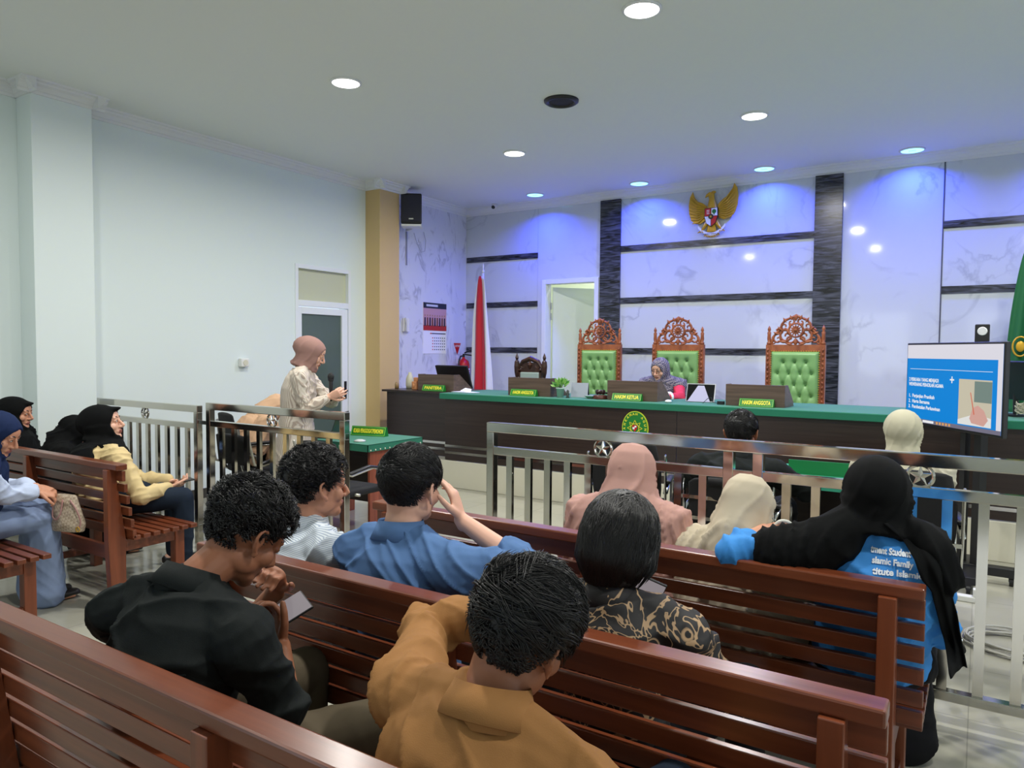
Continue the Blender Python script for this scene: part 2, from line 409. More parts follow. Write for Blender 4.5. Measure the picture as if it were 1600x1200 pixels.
# ceiling cornice (stepped profile)
PROF = [(0, 0), (0, 0.105), (0.012, 0.105), (0.018, 0.085), (0.032, 0.078), (0.045, 0.05), (0.066, 0.034), (0.072, 0.02), (0.098, 0.014), (0.105, 0.0)]
def cornice(mb, a, c, inward):
    """a->c along the wall at ceiling height, inward = unit vector into the room"""
    a = Vector(a + (ZC,)); c = Vector(c + (ZC,)); i = Vector(inward + (0,)); t = (c - a)
    M = frame(a, i, (0, 0, -1)); zz = Vector((M[0][2], M[1][2], M[2][2]))
    d = t.length if zz.dot(t) > 0 else -t.length
    mb.prism(PROF, d, M)
E1 = 0.105
b = MB()
for a, c, i in [((XL, YB), (XL, 2.9), (1, 0)), ((XL, 2.9), (XL + .25 + E1, 2.9), (0, -1)), ((XL + .25, 2.9 - E1), (XL + .25, 3.38 + E1), (1, 0)), ((XL, 3.38), (XL + .25 + E1, 3.38), (0, 1)),
                ((XL, 3.38), (XL, 6.95), (1, 0)), ((XL, 6.95), (XL + .25 + E1, 6.95), (0, -1)), ((XL + .25, 6.95 - E1), (XL + .25, 7.32 + E1), (1, 0)), ((XL, 7.32), (XL + .25 + E1, 7.32), (0, 1)),
                ((XL + 0.03, 7.32), (XL + 0.03, YF), (1, 0)), ((XL, YF), (XR, YF), (0, -1)), ((XR, YB), (XR, YF), (-1, 0))]:
    cornice(b, a, c, i)
struct(b.obj('trim_1', PLASTER))
# dark pilasters and strips on the back wall
n_ = 2
for x0, x1 in ((-4.43, -4.13), (-1.68, -1.38)):
    b = MB(); b.bb(x0, x1, YF - 0.03, YF, 0.305, ZC - 0.1); struct(b.obj('trim_%d' % n_, DARKSTONE, bevel=0.003)); n_ += 1
for x0, x1 in ((-6.70, -5.43), (-4.13, -1.68), (-0.385, XR)):
    for z in (2.93, 2.235, 1.56):
        b = MB(); b.bb(x0, x1, YF - 0.012, YF, z - 0.04, z + 0.04); struct(b.obj('trim_%d' % n_, DARKSTONE)); n_ += 1
JOINT = mat('dark_joint', rgb(70, 72, 84), 0.4)
for x in (-0.388,):
    b = MB(); b.bb(x - 0.006, x + 0.006, YF - 0.006, YF, 0.305, ZC - 0.1); struct(b.obj('trim_%d' % n_, JOINT)); n_ += 1
JOINT2 = mat('faint_joint', rgb(176, 180, 190), 0.4)
for x in (-5.432, 1.2):
    b = MB(); b.bb(x - 0.002, x + 0.002, YF - 0.003, YF, 0.305, ZC - 0.1); struct(b.obj('trim_%d' % n_, JOINT2)); n_ += 1
# door 1: white aluminium door with a grey glass pane and a transom
FROST = mat('frosted_transom_glass', rgb(196, 198, 168), 0.25)
DOORGLASS = mat('grey_tinted_glass', rgb(84, 98, 92), 0.15, vary=0.15, vscale=1.5)
b = MB()
for y0, y1, z0, z1 in ((D1A, D1A + 0.045, 0, D1T), (D1B - 0.045, D1B, 0, D1T), (D1A + 0.045, D1B - 0.045, D1T - 0.05, D1T), (D1A + 0.045, D1B - 0.045, 2.06, 2.13)):
    b.bb(XL - 0.08, XL + 0.012, y0, y1, z0, z1)
d1 = struct(b.obj('door_1', GREYFRAME, bevel=0.003))
b = MB(); b.bb(XL - 0.05, XL - 0.04, D1A + 0.04, D1B - 0.04, 2.12, D1T - 0.04); b.obj('transom_pane', FROST, d1)
b = MB()
for y0, y1, z0, z1 in ((5.84, 5.89, 0.02, 2.05), (6.53, 6.63, 0.02, 2.05), (5.89, 6.53, 1.97, 2.05), (5.89, 6.53, 0.02, 0.14)):
    b.bb(XL - 0.05, XL + 0.002, y0, y1, z0, z1)
leaf = b.obj('door_leaf', GREYFRAME, d1, bevel=0.003)
b = MB(); b.bb(XL - 0.035, XL - 0.02, 5.88, 6.54, 0.12, 1.98); b.obj('glass_pane', DOORGLASS, leaf)
b = MB(); b.bb(XL + 0.002, XL + 0.012, 6.565, 6.60, 0.93, 1.15); b.bar((XL + 0.03, 6.60, 1.03), (XL + 0.03, 6.44, 1.03), 0.016, 0.016); b.cyl((XL, 6.585, 1.03), (XL + 0.035, 6.585, 1.03), 0.01)
b.obj('door_handle', BLACKPL, leaf)
# door 2: doorway in the marble wall, leaf swung into the next room
b = MB()
for x0, x1, z0, z1 in ((D2A - 0.05, D2A + 0.012, 0.305, D2T + 0.05), (D2B - 0.012, D2B + 0.05, 0.305, D2T + 0.05), (D2A + 0.012, D2B - 0.012, D2T - 0.012, D2T + 0.05)):
    b.bb(x0, x1, YF - 0.025, YF + 0.15, z0, z1)
d2 = struct(b.obj('door_2', GREYFRAME, bevel=0.004))
hx, hy, an = D2A + 0.03, YF + 0.16, math.radians(47)
dx, dy = math.cos(an), math.sin(an)
b = MB(); b.bar((hx, hy, 1.40), (hx + 0.74 * dx, hy + 0.74 * dy, 1.40), 2.15, 0.04, (0, 0, 1)); lf = b.obj('door_leaf', mat('pale_door_panel', rgb(222, 230, 220), 0.4), d2, bevel=0.003)
b = MB()
for z in (0.7, 2.05, 2.2): b.cyl((hx - 0.005, hy - 0.03, z - 0.05), (hx - 0.005, hy - 0.03, z + 0.05), 0.009)
b.obj('hinge', CHROME, d2)

# ================================================================== CEILING THINGS
LAMPW = emit('lamp_diffuser', (1.0, 0.99, 0.95, 1), 6.0)
LAMPB = emit('blue_lamp_diffuser', (0.25, 0.75, 1.0, 1), 3.2)
LAMPBC = emit('blue_lamp_core', (0.5, 0.9, 1.0, 1), 1.2)
def downlight(x, y, label, blue=False):
    t = thing('ceiling_downlight', label, 'ceiling light', (x, y, ZC), group='blue spot lights along the back wall' if blue else 'round white ceiling lights')
    b = MB(); b.lathe((0, 0, 0), [(0.108, 0.0), (0.108, -0.010), (0.112, -0.014), (0.124, -0.008), (0.126, 0.0)], 36); b.obj('trim_ring', PLASTER, t, smooth=True)
    b = MB(); b.lathe((0, 0, 0), [(0.0005, -0.010), (0.109, -0.010), (0.109, -0.002), (0.0005, -0.002)], 32); b.obj('diffuser', LAMPB if blue else LAMPW, t)
    if blue:
        b = MB(); b.bb(-0.035, 0.035, -0.03, 0.03, -0.012, -0.0085); b.obj('core', LAMPBC, t)
WL = ['round white ceiling light over the left railing', 'large round white ceiling light nearest the top edge of the photo', 'round white ceiling light behind the black ceiling vent, left of it', 'round white ceiling light above the judges desk, right of the black vent']
for i, (x, y) in enumerate(WHITE_LAMPS[:6]):
    downlight(x, y, (WL + ['round white ceiling light beyond the right edge of the photo, over the gate', 'round white ceiling light beyond the right edge, over the desk'])[i])
BL = ['blue glowing ceiling spot nearest the left corner above the open door', 'blue glowing ceiling spot just left of the eagle emblem', 'blue glowing ceiling spot between the eagle emblem and the right dark pilaster', 'blue glowing ceiling spot above the right marble panel, right of the dark pilaster', 'blue glowing ceiling spot beyond the right edge of the photo']
for i, (x, y) in enumerate(BLUE_LAMPS): downlight(x, y, BL[i], True)
t = thing('ceiling_vent', 'round black ceiling speaker grille in the middle of the white ceiling', 'ceiling speaker', (-3.10, 5.56, ZC))
b = MB(); b.lathe((0, 0, 0), [(0.105, 0.0), (0.11, -0.02), (0.13, -0.026), (0.148, -0.014), (0.15, 0.0)], 40); b.obj('rim', BLACKPL, t, smooth=True)
b = MB(); b.lathe((0, 0, 0), [(0.001, -0.014), (0.108, -0.012), (0.108, -0.004), (0.001, -0.004)], 32)
b.obj('grille', mat('vent_grille', rgb(18, 16, 16), 0.7), t)
t = thing('security_camera', 'small white dome security camera under the cornice in the back corner', 'camera', (-6.08, 8.93, 3.66))
b = MB(); b.lathe((0, 0, 0), [(0.001, 0.04), (0.045, 0.04), (0.045, 0.0), (0.02, -0.012), (0.001, -0.012)], 20); b.obj('housing', WHITEPL, t, smooth=True)
b = MB(); b.ell((0, -0.035, -0.01), (0.026, 0.03, 0.026)); b.obj('lens', BLACKPL, t, smooth=True)

# wall loudspeaker on bracket by the pillar
t = thing('wall_loudspeaker', 'black loudspeaker mounted high beside the tan pillar', 'loudspeaker', (-6.42, 7.48, 3.21), math.radians(35))
b = MB(); b.prism([(-0.14, -0.10), (0.14, -0.10), (0.10, 0.13), (-0.10, 0.13)], 0.40, Matrix.Identity(4)); b.obj('cabinet', BLACKPL, t, bevel=0.02, seg=3)
b = MB(); b.prism([(-0.125, -0.118), (0.125, -0.118), (0.125, -0.10), (-0.125, -0.10)], 0.34, Matrix.Translation((0, 0, 0.03))); b.obj('grille', mat('speaker_grille', rgb(30, 30, 44), 0.5, bump=0.5, bscale=400), t, bevel=0.006)
b = MB(); b.bb(-0.03, 0.03, -0.122, -0.118, 0.055, 0.07); b.obj('badge', CHROME, t)
b = MB(); b.bb(-0.13, 0.13, -0.1, 0.12, -0.03, -0.003); b.bar((0, 0.1, -0.015), (-0.1, 0.25, -0.015), 0.05, 0.02); b.obj('bracket', WHITEPL, t)
b = MB(); pts = [Vector((-6.70, 7.85, 3.18)), Vector((-6.66, 7.86, 3.05)), Vector((-6.66, 7.95, 2.92)), Vector((-6.67, 8.05, 2.95)), Vector((-6.68, 8.08, 3.1)), Vector((-6.7, 8.06, 3.22))]
b.loft(pts, 0.004, n=6); b.bb(XL + 0.03, XL + 0.045, 7.70, 7.72, 2.72, 3.18)
tag(b.obj('speaker_cable', mat('grey_cable', rgb(150, 152, 170), 0.5)), 'thin looping cable and white conduit below the wall loudspeaker', 'cable')

# intercom
t = thing('wall_intercom', 'white telephone handset unit on the wall beside the tan pillar', 'intercom', (XL + 0.03, 7.68, 1.80))
b = MB(); b.bb(0, 0.04, -0.06, 0.06, 0, 0.19); b.obj('body', WHITEPL, t, bevel=0.01)
b = MB(); b.loft([(0.05, -0.035, 0.02), (0.06, -0.035, 0.1), (0.05, -0.035, 0.18)], [0.018, 0.013, 0.018]); b.obj('handset', mat('grey_plastic', rgb(196, 196, 196), 0.4), t, smooth=True)
# wall calendar
t = thing('wall_calendar', 'tall wall calendar with a red group photograph above a month grid', 'calendar', (XL + 0.03, 8.335, 1.5))
b = MB(); b.bb(0.0, 0.006, -0.265, 0.265, 0.0, 0.735); b.obj('paper_sheet', PAPER, t)
b = MB(); b.bb(0.006, 0.009, -0.265, 0.265, 0.335, 0.735); b.obj('picture_background', mat('calendar_pink_hall', rgb(196, 150, 160), 0.5), t)
b = MB(); b.bb(0.009, 0.011, -0.265, 0.265, 0.335, 0.41); b.obj('red_carpet_print', mat('calendar_red', rgb(178, 34, 38), 0.5), t)
b = MB(); b.bb(0.009, 0.011, -0.265, 0.265, 0.655, 0.735); b.obj('header_band', mat('calendar_navy', rgb(30, 34, 56), 0.5), t)
b = MB()
for i in range(9):
    y = -0.23 + i * 0.056
    b.loft([(0.012, y, 0.40), (0.012, y, 0.52)], [(0.002, 0.018), (0.002, 0.014)], side=(1, 0, 0), n=8, mi=i % 2); b.ell((0.012, y, 0.55), (0.002, 0.012, 0.015), 8, 6, mi=2)
b.obj('printed_figures', [mat('print_navy', rgb(24, 28, 60), 0.5), mat('print_brown', rgb(110, 60, 50), 0.5), mat('print_skin', rgb(170, 130, 110), 0.5)], t)
b = MB()
for r_ in range(5):
    for c_ in range(7):
        b.bb(0.0065, 0.0075, -0.06 + c_ * 0.046, -0.04 + c_ * 0.046, 0.22 - r_ * 0.042, 0.236 - r_ * 0.042, mi=1 if c_ == 0 else 0)
b.bb(0.0065, 0.0075, -0.07, 0.25, 0.285, 0.30, mi=0); b.bb(0.0065, 0.0075, -0.11, -0.075, 0.285, 0.30, mi=1)
b.bb(0.011, 0.0125, -0.2, 0.06, 0.68, 0.71, mi=2)
b.obj('printed_numbers', [mat('print_ink', rgb(60, 64, 90), 0.6), mat('print_red', rgb(200, 40, 40), 0.6), mat('print_pale', rgb(200, 204, 214), 0.6)], t)
# fire extinguisher and its sign
t = thing('fire_extinguisher', 'red fire extinguisher hanging on the wall by the flag', 'fire extinguisher', (-6.58, 8.86, 0.98))
b = MB(); b.lathe((0, 0, 0), [(0.001, 0), (0.085, 0), (0.09, 0.02), (0.09, 0.36), (0.075, 0.41), (0.035, 0.44), (0.022, 0.45), (0.022, 0.47), (0.001, 0.47)], 28); b.obj('cylinder', RED, t, auto=0.8)
b = MB(); b.bb(0.084, 0.0935, -0.05, 0.03, 0.12, 0.30)
b.obj('label_panel', PAPER, t)
b = MB()
for i in range(5): b.bb(0.094, 0.095, -0.045, 0.025, 0.14 + i * 0.03, 0.155 + i * 0.03)
b.obj('label_print', RED, t)
b = MB(); b.cyl((0, 0, 0.46), (0, 0, 0.52), 0.018); b.bar((0, 0.02, 0.53), (0.05, 0.2, 0.60), 0.02, 0.008); b.bar((0, 0.02, 0.51), (0.05, 0.19, 0.49), 0.02, 0.008); b.obj('valve_lever', BLACKPL, t)
b = MB(); b.loft([(0, -0.01, 0.49), (0, -0.08, 0.48), (0, -0.12, 0.40), (0.01, -0.12, 0.25), (0.02, -0.115, 0.1)], 0.012, n=8); b.obj('hose', BLACKPL, t, smooth=True)
t = thing('extinguisher_sign', 'small red inverted triangle sign above the fire extinguisher', 'sign', (XL + 0.03, 8.88, 1.49))
b = MB(); b.prism([(-0.085, 0.17), (0.085, 0.17), (0.0, 0.0)], 0.006, frame((0, 0, 0), (0, 1, 0), (0, 0, 1))); b.obj('plate', RED, t)
text_obj('lettering', 'APAR', 0.05, PAPER, frame((0.0065, 0, 0.125), (0, 1, 0), (0, 0, 1)), t, 0.0004)
b = MB(); b.bb(0.0, 0.004, -0.025, 0.025, -0.14, -0.01); b.obj('instruction_slip', PAPER, t)
# small wall details
t = thing('wall_socket', 'small round white wall fitting on the plain left wall', 'socket', (XL, 5.06, 1.40))
b = MB(); b.box((0.03, 0, 0), (0.06, 0.1, 0.09)); b.obj('plate', WHITEPL, t, bevel=0.008)
b = MB(); b.cyl((0.06, 0, 0.0), (0.066, 0, 0.0), 0.03); b.obj('dial', mat('ivory_plastic', rgb(214, 210, 190), 0.4), t)

# ================================================================== NATIONAL EMBLEM
t = thing('eagle_emblem', 'golden eagle emblem with shield high on the marble wall', 'emblem', (-2.88, YF - 0.035, 2.985))
FE = frame((0, 0, 0), (1, 0, 0), (0, 0, 1))   # x right, z up, faces the room (-y)
def wing(s):
    m = MB()
    out = [(0.07, 0.40), (0.13, 0.46), (0.20, 0.50), (0.245, 0.565), (0.27, 0.64), (0.305, 0.585), (0.322, 0.48), (0.315, 0.38), (0.28, 0.28), (0.22, 0.225), (0.15, 0.21), (0.09, 0.235)]
    hgt = 0.0 if s > 0 else -0.06
    pts = [(s * x * (1 if s > 0 else 0.93), y + hgt * (x / 0.3)) for x, y in out]
    m.prism(pts[::(1 if s < 0 else -1)], 0.02, FE @ Matrix.Translation((0, 0, 0)), mi=0)
    for i in range(9):
        f = i / 8.0
        a = Vector((s * 0.09, -0.026, 0.26 + 0.13 * f)); c = Vector((s * (0.20 + 0.09 * math.sin(f * PI * 0.62 + 0.5)), -0.026, 0.235 + 0.34 * f + hgt * 0.8))
        mid = (a + c) / 2 + Vector((0, -0.006, -0.025))
        m.loft([a, mid, c], [0.009, 0.013, 0.006], n=6)
    return m
for s in (-1, 1): wing(s).obj('wing', GOLD, t, smooth=False)
b = MB()
b.loft([(0, -0.02, 0.14), (0, -0.025, 0.28), (0, -0.02, 0.40), (-0.005, -0.02, 0.475), (-0.012, -0.02, 0.53)], [(0.03, 0.02), (0.085, 0.03), (0.055, 0.03), (0.036, 0.025), (0.04, 0.025)], side=(1, 0, 0))
b.loft([(-0.03, -0.02, 0.535), (-0.065, -0.02, 0.525), (-0.085, -0.02, 0.50)], [0.028, 0.018, 0.006]); b.ell((0.015, -0.02, 0.555), (0.03, 0.02, 0.018))
for s in (-1, 1):
    b.loft([(s * 0.05, -0.02, 0.2), (s * 0.095, -0.025, 0.13), (s * 0.13, -0.02, 0.085)], [0.03, 0.022, 0.012])
    for d in (-0.035, 0, 0.03): b.loft([(s * 0.13, -0.02, 0.09), (s * 0.135 + d, -0.035, 0.065)], [0.012, 0.006], n=6)
b.obj('eagle_body', GOLD, t, smooth=True)
b = MB()
for i in range(-3, 4): b.loft([(i * 0.012, -0.02, 0.16), (i * 0.017, -0.026, 0.07)], [0.011, 0.009], n=8)
for i in range(-4, 5): b.loft([(i * 0.02, -0.012, 0.045), (i * 0.023, -0.016, 0.004 + 0.0012 * i * i)], [0.011, 0.008], n=8)
b.obj('tail_feathers', GOLD, t, smooth=True)
b = MB(); arc = [(-0.17 + 0.34 * i / 14, 0.055 + 0.10 * ((i - 7) / 7) ** 2) for i in range(15)]
b.prism(arc + [(x, y - 0.035) for x, y in arc[::-1]], 0.012, FE @ Matrix.Translation((0, 0, 0.022))); b.obj('ribbon', PAPER, t)
text_obj('lettering', 'BHINNEKA TUNGGAL IKA', 0.022, BLACKPL, frame((0, -0.037, 0.041), (1, 0, 0), (0, 0, 1)), t, 0.0005, width=0.2)
sh = [(-0.082, 0.36), (0.082, 0.36), (0.088, 0.25), (0.06, 0.17), (0, 0.125), (-0.06, 0.17), (-0.088, 0.25)]
b = MB(); b.prism(sh, 0.012, FE @ Matrix.Translation((0, 0, 0.042)), mi=0)
q = 0.0555
b.prism([(0.004, 0.352), (0.076, 0.352), (0.08, 0.26), (0.004, 0.26)], 0.004, FE @ Matrix.Translation((0, 0, q)), mi=1)
b.prism([(-0.076, 0.352), (-0.004, 0.352), (-0.004, 0.26), (-0.08, 0.26)], 0.004, FE @ Matrix.Translation((0, 0, q)), mi=2)
b.prism([(-0.08, 0.254), (-0.004, 0.254), (-0.004, 0.135), (-0.055, 0.172)], 0.004, FE @ Matrix.Translation((0, 0, q)), mi=1)
b.prism([(0.004, 0.254), (0.08, 0.254), (0.055, 0.172), (0.004, 0.135)], 0.004, FE @ Matrix.Translation((0, 0, q)), mi=2)
b.lathe((0, -q - 0.004, 0.25), [(0.001, -0.006), (0.032, -0.006), (0.032, 0.0), (0.001, 0.0)], 20, 'y', mi=0)
b.lathe((0.04, -q - 0.005, 0.312), [(0.001, -0.004), (0.026, -0.004), (0.026, 0.0), (0.001, 0.0)], 16, 'y', mi=3); b.bb(0.034, 0.046, -q - 0.008, -q - 0.004, 0.272, 0.3, mi=3)
b.prism([(0.02 * (1 if i % 2 == 0 else 0.42) * math.sin(i * PI / 5), 0.25 + 0.02 * (1 if i % 2 == 0 else 0.42) * math.cos(i * PI / 5)) for i in range(10)], 0.003, FE @ Matrix.Translation((0, 0, q + 0.011)), mi=4)
for i in range(3): b.bb(-0.055, -0.02, -q - 0.007, -q - 0.004, 0.285 + i * 0.02, 0.292 + i * 0.02, mi=1)
b.obj('shield', [BLACKPL, PAPER, RED, SIGNGREEN, GOLD], t)

# ================================================================== FLAGS
def flag(name, label, loc, h, mats, fold, seed, wide=0.16):
    t = thing(name, label, 'flag', loc)
    b = MB(); b.cyl((0, 0, 0), (0, 0, h), 0.014); b.lathe((0, 0, h), [(0.001, 0.14), (0.012, 0.10), (0.006, 0.05), (0.02, 0.03), (0.016, 0.0), (0.001, 0.0)], 14); b.obj('pole', WHITEPL, t, smooth=True)
    b = MB(); b.lathe((0, 0, 0), [(0.001, 0.0), (0.16, 0.0), (0.16, 0.02), (0.03, 0.06), (0.02, 0.12), (0.001, 0.12)], 24); b.obj('base', CHROME, t, smooth=True)
    for mi, (m, a0, a1) in enumerate(mats):
        V = []; F = []; nu, nv = 26, 30; rnd = random.Random(seed)
        ph = [rnd.uniform(0, 6) for _ in range(4)]
        for i in range(nv + 1):
            f = i / nv; z = h - 0.05 - f * (h - 0.75 + 0.12 * mi)
            wdt = 0.03 + wide * f ** 0.55
            for j in range(nu + 1):
                u = j / nu; uu = a0 + (a1 - a0) * u
                V.append((-wdt + 2 * wdt * uu - 0.01 + 0.01 * math.sin(5 * f + ph[1]), -0.035 - 0.03 * mi - 0.03 * f * math.sin(uu * 14 + ph[0] + f * 2) * fold, z - 0.06 * uu * f))
        w = nu + 1
        for i in range(nv):
            for j in range(nu): F.append((i * w + j, i * w + j + 1, (i + 1) * w + j + 1, (i + 1) * w + j))
        b = MB(); b.add(V, F); o = b.obj('cloth', m, t, smooth=True); s = o.modifiers.new('s', 'SOLIDIFY'); s.thickness = 0.003
    return t
FLRED = mat('flag_red', rgb(196, 22, 44), 0.7, sheen=0.2); FLWHITE = mat('flag_white', rgb(226, 228, 234), 0.7)
flag('indonesian_flag', 'red and white flag hanging furled on a tall pole near the back corner', (-6.06, 8.62, 0.305), 2.36, [(FLWHITE, 0.0, 1.0), (FLRED, 0.22, 0.82)], 1.0, 3)
g = flag('green_flag', 'green furled flag with yellow crest at the far right edge', (0.36, 8.3, 0.305), 2.3, [(mat('flag_green', rgb(10, 92, 52), 0.7), 0.0, 1.0)], 1.2, 9, 0.15)
b = MB(); b.torus((-0.06, -0.09, 1.32), 0.06, 0.008, 'y', 24, 6, sy=1.5); b.ell((-0.06, -0.09, 1.32), (0.035, 0.01, 0.05))
b.bb(-0.12, 0.02, -0.085, -0.075, 1.05, 1.06); b.bb(-0.12, 0.02, -0.085, -0.075, 1.15, 1.16); b.obj('gold_crest', GOLD, g, smooth=True)

# ================================================================== JUDGES' DESK
FY = 6.52
t = thing('judges_bench', 'long dark brown judges desk on the dais with two steel stripes', 'desk', (-2.0, FY, 0.305))
def L_(mb): # shift to local
    mb.v = [(x + 2.0, y - FY, z - 0.305) for x, y, z in mb.v]; return mb
for i, (x0, x1) in enumerate(((-5.10, -2.372), (-2.366, 0.4), (0.406, 3.2))):
    b = MB(); b.bb(x0, x1, FY, FY + 0.03, 0.31, 1.02); L_(b).obj('front_panel', DARKWOOD, t, bevel=0.002)
for q in ((-6.12, -5.09, 6.70, 6.73, 0.31, 1.04), (-6.15, -6.12, 6.70, 7.40, 0.31, 1.04), (-5.12, -5.09, FY + 0.03, 6.70, 0.31, 1.02), (3.17, 3.2, FY + 0.03, 7.38, 0.31, 1.02)):
    b = MB(); b.bb(*q); L_(b).obj('side_board', DARKWOOD, t)
b = MB(); b.bb(-5.12, 3.2, FY - 0.01, 7.40, 1.02, 1.045); b.bb(-6.2, -5.1, 6.66, 7.42, 1.04, 1.065); L_(b).obj('worktop', DARKWOOD, t, bevel=0.003)
for z in (0.468, 0.395):
    b = MB(); b.bb(-5.10, 3.2, FY - 0.006, FY, z - 0.014, z + 0.014); b.bb(-6.15, -5.10, 6.694, 6.70, z - 0.014, z + 0.014); L_(b).obj('steel_stripe', STEEL, t)
# court seal on the desk front
sx, sz, R_ = -2.78, 0.815, 0.155
M0 = frame((sx + 2.0, -0.012, sz - 0.305), (1, 0, 0), (0, 0, 1))
seal = thing('court_seal', 'green oval court seal with yellow star on the front of the judges desk', 'emblem', (sx, FY - 0.001, sz))
def oval(a, c, n=48): return [(a * math.cos(2 * PI * i / n), c * math.sin(2 * PI * i / n)) for i in range(n)]
b = MB(); b.prism(oval(0.135, 0.165), 0.012, FE, mi=0); b.obj('yellow_rim', mat('seal_yellow', rgb(214, 226, 60), 0.4), seal)
b = MB(); b.prism(oval(0.127, 0.157), 0.004, FE @ Matrix.Translation((0, 0, 0.012))); b.obj('green_field', SIGNGREEN, seal)
b = MB()
rays = []
for i in range(16):
    a = 2 * PI * i / 16; r_ = 0.078 if i % 2 == 0 else 0.045; rays.append((r_ * math.sin(a), 0.0 + r_ * math.cos(a)))
for i in range(16): b.bar(FE @ Vector(rays[i] + (0.018,)), FE @ Vector(rays[(i + 1) % 16] + (0.018,)), 0.004, 0.004)
b.torus((0, -0.018, 0), 0.042, 0.003, 'y'); b.obj('star_outline', SIGNYELLOW, seal)
b = MB(); b.prism([(-0.022, 0.03), (0.022, 0.03), (0.026, 0), (0, -0.034), (-0.026, 0)], 0.004, FE @ Matrix.Translation((0, 0, 0.017)), mi=0); b.bb(-0.02, 0.0, -0.024, -0.021, -0.01, 0.012, mi=1); b.bb(0.0, 0.018, -0.024, -0.021, 0.008, 0.025, mi=1)
b.obj('shield', [RED, PAPER], seal)
for txt, a0, a1, up in (('MAHKAMAH AGUNG', 200, -20, 1), ('REPUBLIK INDONESIA', 215, 325, -1)):
    for i, ch in enumerate(txt):
        if ch == ' ': continue
        a = math.radians(a0 + (a1 - a0) * i / (len(txt) - 1))
        p = Vector((0.108 * math.cos(a), -0.017, 0.136 * math.sin(a))); outw = Vector((math.cos(a), 0, math.sin(a))) * up
        text_obj('letter', ch, 0.032, SIGNYELLOW, frame(p, outw.cross(Vector((0, 1, 0))) * -1, outw), seal, 0.0006, 0.0008)
# green cloth over the desk
b = MB(); b.bb(-5.16, 3.22, FY - 0.03, 7.43, 1.047, 1.066); b.bb(-5.16, 3.22, FY - 0.034, FY - 0.018, 1.0, 1.064)
tag(b.obj('desk_cloth', GREENCLOTH, bevel=0.006), 'green felt cloth covering the top of the long judges desk', 'tablecloth')
TZ = 1.067
def stand_box(name_label, x0, x1, plate, px0, px1, tz=TZ, y0=6.66, grp='wooden laptop boxes on the judges desk'):
    t = thing('document_box', name_label, 'box', ((x0 + x1) / 2, y0, tz), group=grp); w = x1 - x0; h = 0.195
    b = MB(); b.bb(-w / 2, w / 2, 0, 0.018, 0, h); b.obj('front_board', BOXWOOD, t, bevel=0.002)
    for s in (-1, 1):
        b = MB(); M = frame((s * (w / 2 - 0.009) - 0.009, 0.018, 0), (0, 1, 0), (0, 0, 1)); b.prism([(0, 0), (0.34, 0), (0.34, 0.03), (0.10, h), (0, h)], 0.018, M); b.obj('side_board', BOXWOOD, t)
    b = MB(); b.bb(-w / 2 + 0.018, w / 2 - 0.018, 0.018, 0.34, 0.0, 0.012); b.obj('base_board', BOXWOOD, t)
    # name plate
    p = thing('name_plate', plate[1], 'sign', ((px0 + px1) / 2, y0 - 0.075, tz), group='green name plates on the judges desk'); pw = px1 - px0
    b = MB(); M = frame((-pw / 2, 0, 0), (0, 1, 0), (0, 0, 1)); b.prism([(0, 0), (0.062, 0), (0.045, 0.072), (0.03, 0.072)], pw, M); b.obj('plate', SIGNGREEN, p, bevel=0.001)
    nrm = Vector((0, -0.072, 0.03)).normalized(); upv = Vector((0, 0.03, 0.072))
    o = Vector((0, 0.015, 0.036)) + nrm * 0.0012; Mt = frame(o, (1, 0, 0), upv)
    b = MB(); hw, hh = pw / 2 - 0.006, 0.031
    for a, c in (((-hw, -hh), (hw, -hh)), ((hw, -hh), (hw, hh)), ((hw, hh), (-hw, hh)), ((-hw, hh), (-hw, -hh))): b.bar(Mt @ Vector(a + (0,)), Mt @ Vector(c + (0,)), 0.003, 0.003)
    b.obj('border', mat('sign_light_green', rgb(150, 214, 90), 0.4), p)
    text_obj('lettering', plate[0], 0.052, SIGNYELLOW, Mt, p, 0.0006, 0.0016, width=pw * 0.82)
stand_box('walnut box at the left end of the desk with a black monitor behind it', -5.72, -5.18, ('PANITERA', 'small green name plate reading PANITERA'), -5.60, -5.28, TZ, 6.78)
stand_box('walnut box in front of the small dark carved chair, beside the potted plant', -4.34, -3.81, ('HAKIM ANGGOTA', 'green name plate on the left box, nearest the potted plant'), -4.27, -3.95)
stand_box('walnut box in the middle of the desk before the woman judge', -3.15, -2.62, ('HAKIM KETUA', 'green name plate reading HAKIM KETUA before the woman judge'), -3.07, -2.76)
stand_box('walnut box before the rightmost empty green chair', -1.96, -1.44, ('HAKIM ANGGOTA', 'green name plate on the rightmost box'), -1.82, -1.52)
# monitor behind first box
t = thing('desk_monitor', 'black monitor leaning behind the leftmost walnut box', 'monitor', (-5.50, 7.24, TZ), math.radians(-4))
b = MB(); M = Matrix.Translation((0, 0, 0.06)) @ Matrix.Rotation(math.radians(20), 4, 'X'); b.box((0, 0, 0), (0.52, 0.03, 0.30), None); b.v = [tuple(M @ (Vector(p) + Vector((0, 0, 0.10)))) for p in b.v]; b.obj('panel', BLACKPL, t, bevel=0.005)
b = MB(); b.cyl((0, 0.02, 0), (0, 0.0, 0.12), 0.02); b.bb(-0.1, 0.1, -0.06, 0.1, 0, 0.012); b.obj('stand', BLACKPL, t)
